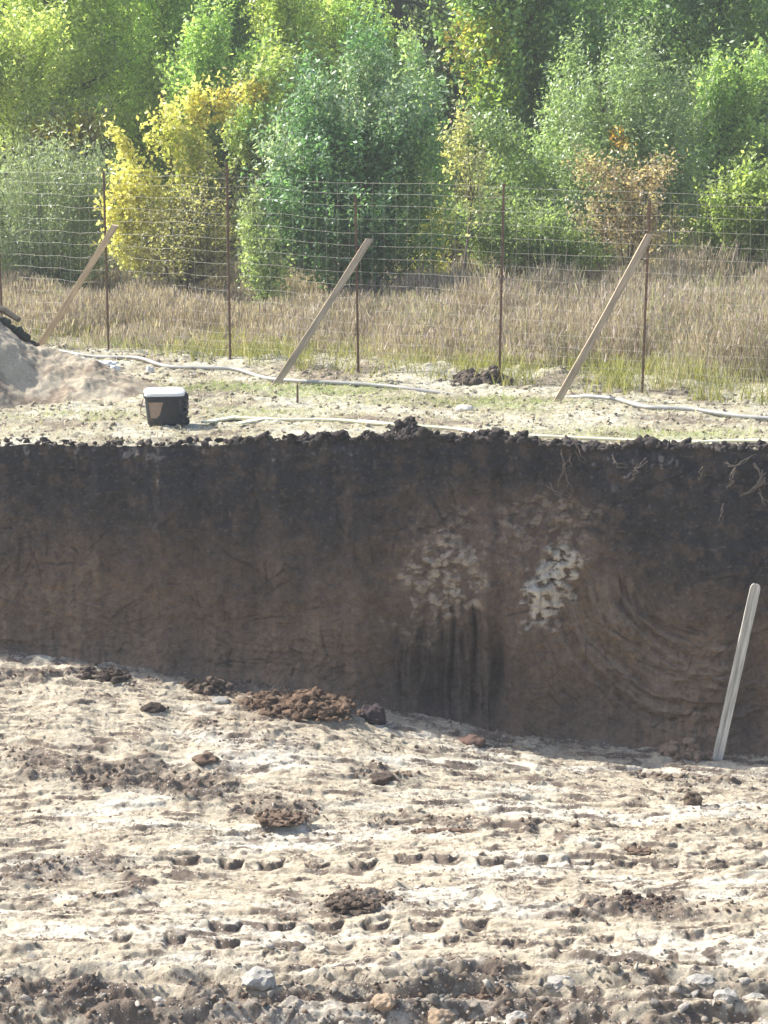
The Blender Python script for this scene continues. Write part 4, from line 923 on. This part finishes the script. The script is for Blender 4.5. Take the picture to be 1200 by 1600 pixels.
mb = MB(); mb.add(*loft([(rrect(W_ * .82, D_ * .82, .09), 0), (rrect(W_ * .86, D_ * .86, .09), .02), (rrect(W_ * .97, D_ * .97, .11), .30), (rrect(W_ * 1.03, D_ * 1.03, .11), .305), (rrect(W_ * 1.03, D_ * 1.03, .11), .33)])); mb.build('body', M_black, tub, False, .003)
mb = MB(); mb.add(*loft([(rrect(W_ * .98, D_ * .98, .10), .331), (rrect(W_ * 1.0, D_ * 1.0, .10), .365), (rrect(W_ * .9, D_ * .9, .09), .385)])); o = mb.build('lid', M_white, tub, False, .003)
mb = MB(); zz0, zz1 = .09, .27; f0 = -D_ * (.86 + .11 * (zz0 / .3)) - .004; f1 = -D_ * (.86 + .11 * (zz1 / .3)) - .004
q_ = [(-.185, f1, zz1), (-.025, f1, zz1), (-.06, f0, .13), (-.10, f0, zz0), (-.165, f0, zz0)]
mb.add(q_ + [(a, b - .004, c) for a, b, c in q_], [(0, 1, 2, 3, 4)[::-1], (5, 6, 7, 8, 9)] + [(i, (i + 1) % 5, 5 + (i + 1) % 5, 5 + i) for i in range(5)]); mb.build('sticker', M_tan, tub)
mb = MB()
for dx, dz, r_ in ((.20, .30, .06), (.215, .22, .05), (.20, .14, .055), (.17, .06, .06), (.23, .04, .045)): mb.blob((dx, -.10, dz), (r_, r_ * 1.3, r_ * 1.15), (.02, .02, .02), .5, 3)
mb.tube([(.17, -.12, .33), (.22, -.14, .365), (.255, -.12, .33), (.25, -.10, .25), (.21, -.1, .2)], .012, 8); mb.build('bag', M_black, tub, True)
mb = MB(); mb.tube([(-W_ * 1.04, 0, .28), (-W_ * 1.16, -.06, .20), (-W_ * 1.18, -.12, .13), (-W_ * .6, -D_ - .05, .07)], .006, 6); mb.build('handle', M_rust, tub, True)
for q in (.02, .06, .10, .15):
    mb = MB(); mb.box((q, -D_ * .93 - .005, .16), (.012, .012, .22), Matrix.Rotation(.09, 3, 'X')); mb.build('rib', M_black, tub, False, .003)

# ------------------------------------------------------------ leaning grey board in the pit
b_ = hitY(1122, 1178, 24.05); t_ = hitY(1181, 912, 24.28); d_ = t_ - b_
mb = MB(); L_ = d_.length; wd = .105
prof = [(-wd / 2, 0), (-wd / 2, .035), (-wd * .22, .035), (-wd * .16, .022), (wd * .0, .022), (wd * .06, .035), (wd / 2, .035), (wd / 2, 0)]
V = []; Fs = []; n_ = len(prof); zs = [-.08, L_ * .3, L_ * .7, L_ - .05, L_ - .02, L_]; sc_ = [1, 1, 1, 1, .86, .5]
for z_, s_ in zip(zs, sc_): V += [(a * s_, -b, z_) for a, b in prof]
for i in range(len(zs) - 1): Fs += [(i * n_ + k, i * n_ + (k + 1) % n_, (i + 1) * n_ + (k + 1) % n_, (i + 1) * n_ + k) for k in range(n_)]
Fs += [tuple(range(n_)), tuple((len(zs) - 1) * n_ + k for k in range(n_))[::-1]]
mb.add(V, Fs); o = mb.build('leaning_board', M_grey); zv = d_.normalized(); xv = Vector((0, 1, 0)).cross(zv).normalized(); yv = zv.cross(xv)
o.rotation_euler = Matrix((xv, yv, zv)).transposed().to_euler(); o.location = b_; tag(o, 'pale grey grooved board with rounded top leaning against the earth bank', 'board')

# ------------------------------------------------------------ roots hanging from the rim
mb = MB(); random.seed(5)
RT = [(880, 715, 895, 790), (900, 720, 885, 760), (890, 730, 870, 780), (1000, 735, 985, 770), (1015, 725, 990, 750), (1100, 735, 1095, 760), (1150, 735, 1140, 770), (1200, 740, 1160, 785), (1200, 752, 1165, 782), (1190, 770, 1200, 800), (1140, 728, 1180, 722), (1130, 790, 1125, 830), (960, 720, 985, 745), (870, 800, 820, 880), (905, 700, 915, 740), (860, 765, 900, 800), (1185, 730, 1200, 770)]
for a_, b_, c_, d_ in RT:
    for k in range(2):
        pts = []; r_ = random.uniform(.003, .008) * (1.8 if a_ > 1135 else 1)
        for i in range(7):
            f = i / 6; x_ = (a_ + (c_ - a_) * f + random.uniform(-4, 4) + k * 6 * f); y_ = b_ + (d_ - b_) * f + 6 * math.sin(f * 4 + k)
            q_ = hitY(x_, y_, 24.40); tt = (q_.z + 2.6) / 2.6; q_.y = float(rimY(np.array([q_.x]))[0]) - .05 - .34 * (1 - np.clip(tt, 0, 1)) - .06 - .03 * math.sin(f * 3); pts.append(q_)
        mb.tube(pts, [r_ * (1 - .7 * i / 6) for i in range(7)], 5, (.20, .165, .135))
tag(mb.build('exposed_roots', M_clod), 'thin torn roots hanging out of the dark topsoil below the rim', 'roots', kind='stuff')

# ------------------------------------------------------------ thin autumn haze
mb = MB(); mb.box((0, 45, 6.5), (400, 140, 20)); hz_o = mb.build('haze', M_clod)
mh = bpy.data.materials.new('haze_air'); mh.use_nodes = True; t_ = mh.node_tree
for n_ in list(t_.nodes): t_.nodes.remove(n_)
ou = t_.nodes.new('ShaderNodeOutputMaterial'); pv = t_.nodes.new('ShaderNodeVolumePrincipled'); pv.inputs['Density'].default_value = .0012; pv.inputs['Color'].default_value = (.9, .95, 1, 1); pv.inputs['Anisotropy'].default_value = .2
t_.links.new(pv.outputs[0], ou.inputs['Volume']); hz_o.data.materials[0] = mh; tag(hz_o, kind='stuff')
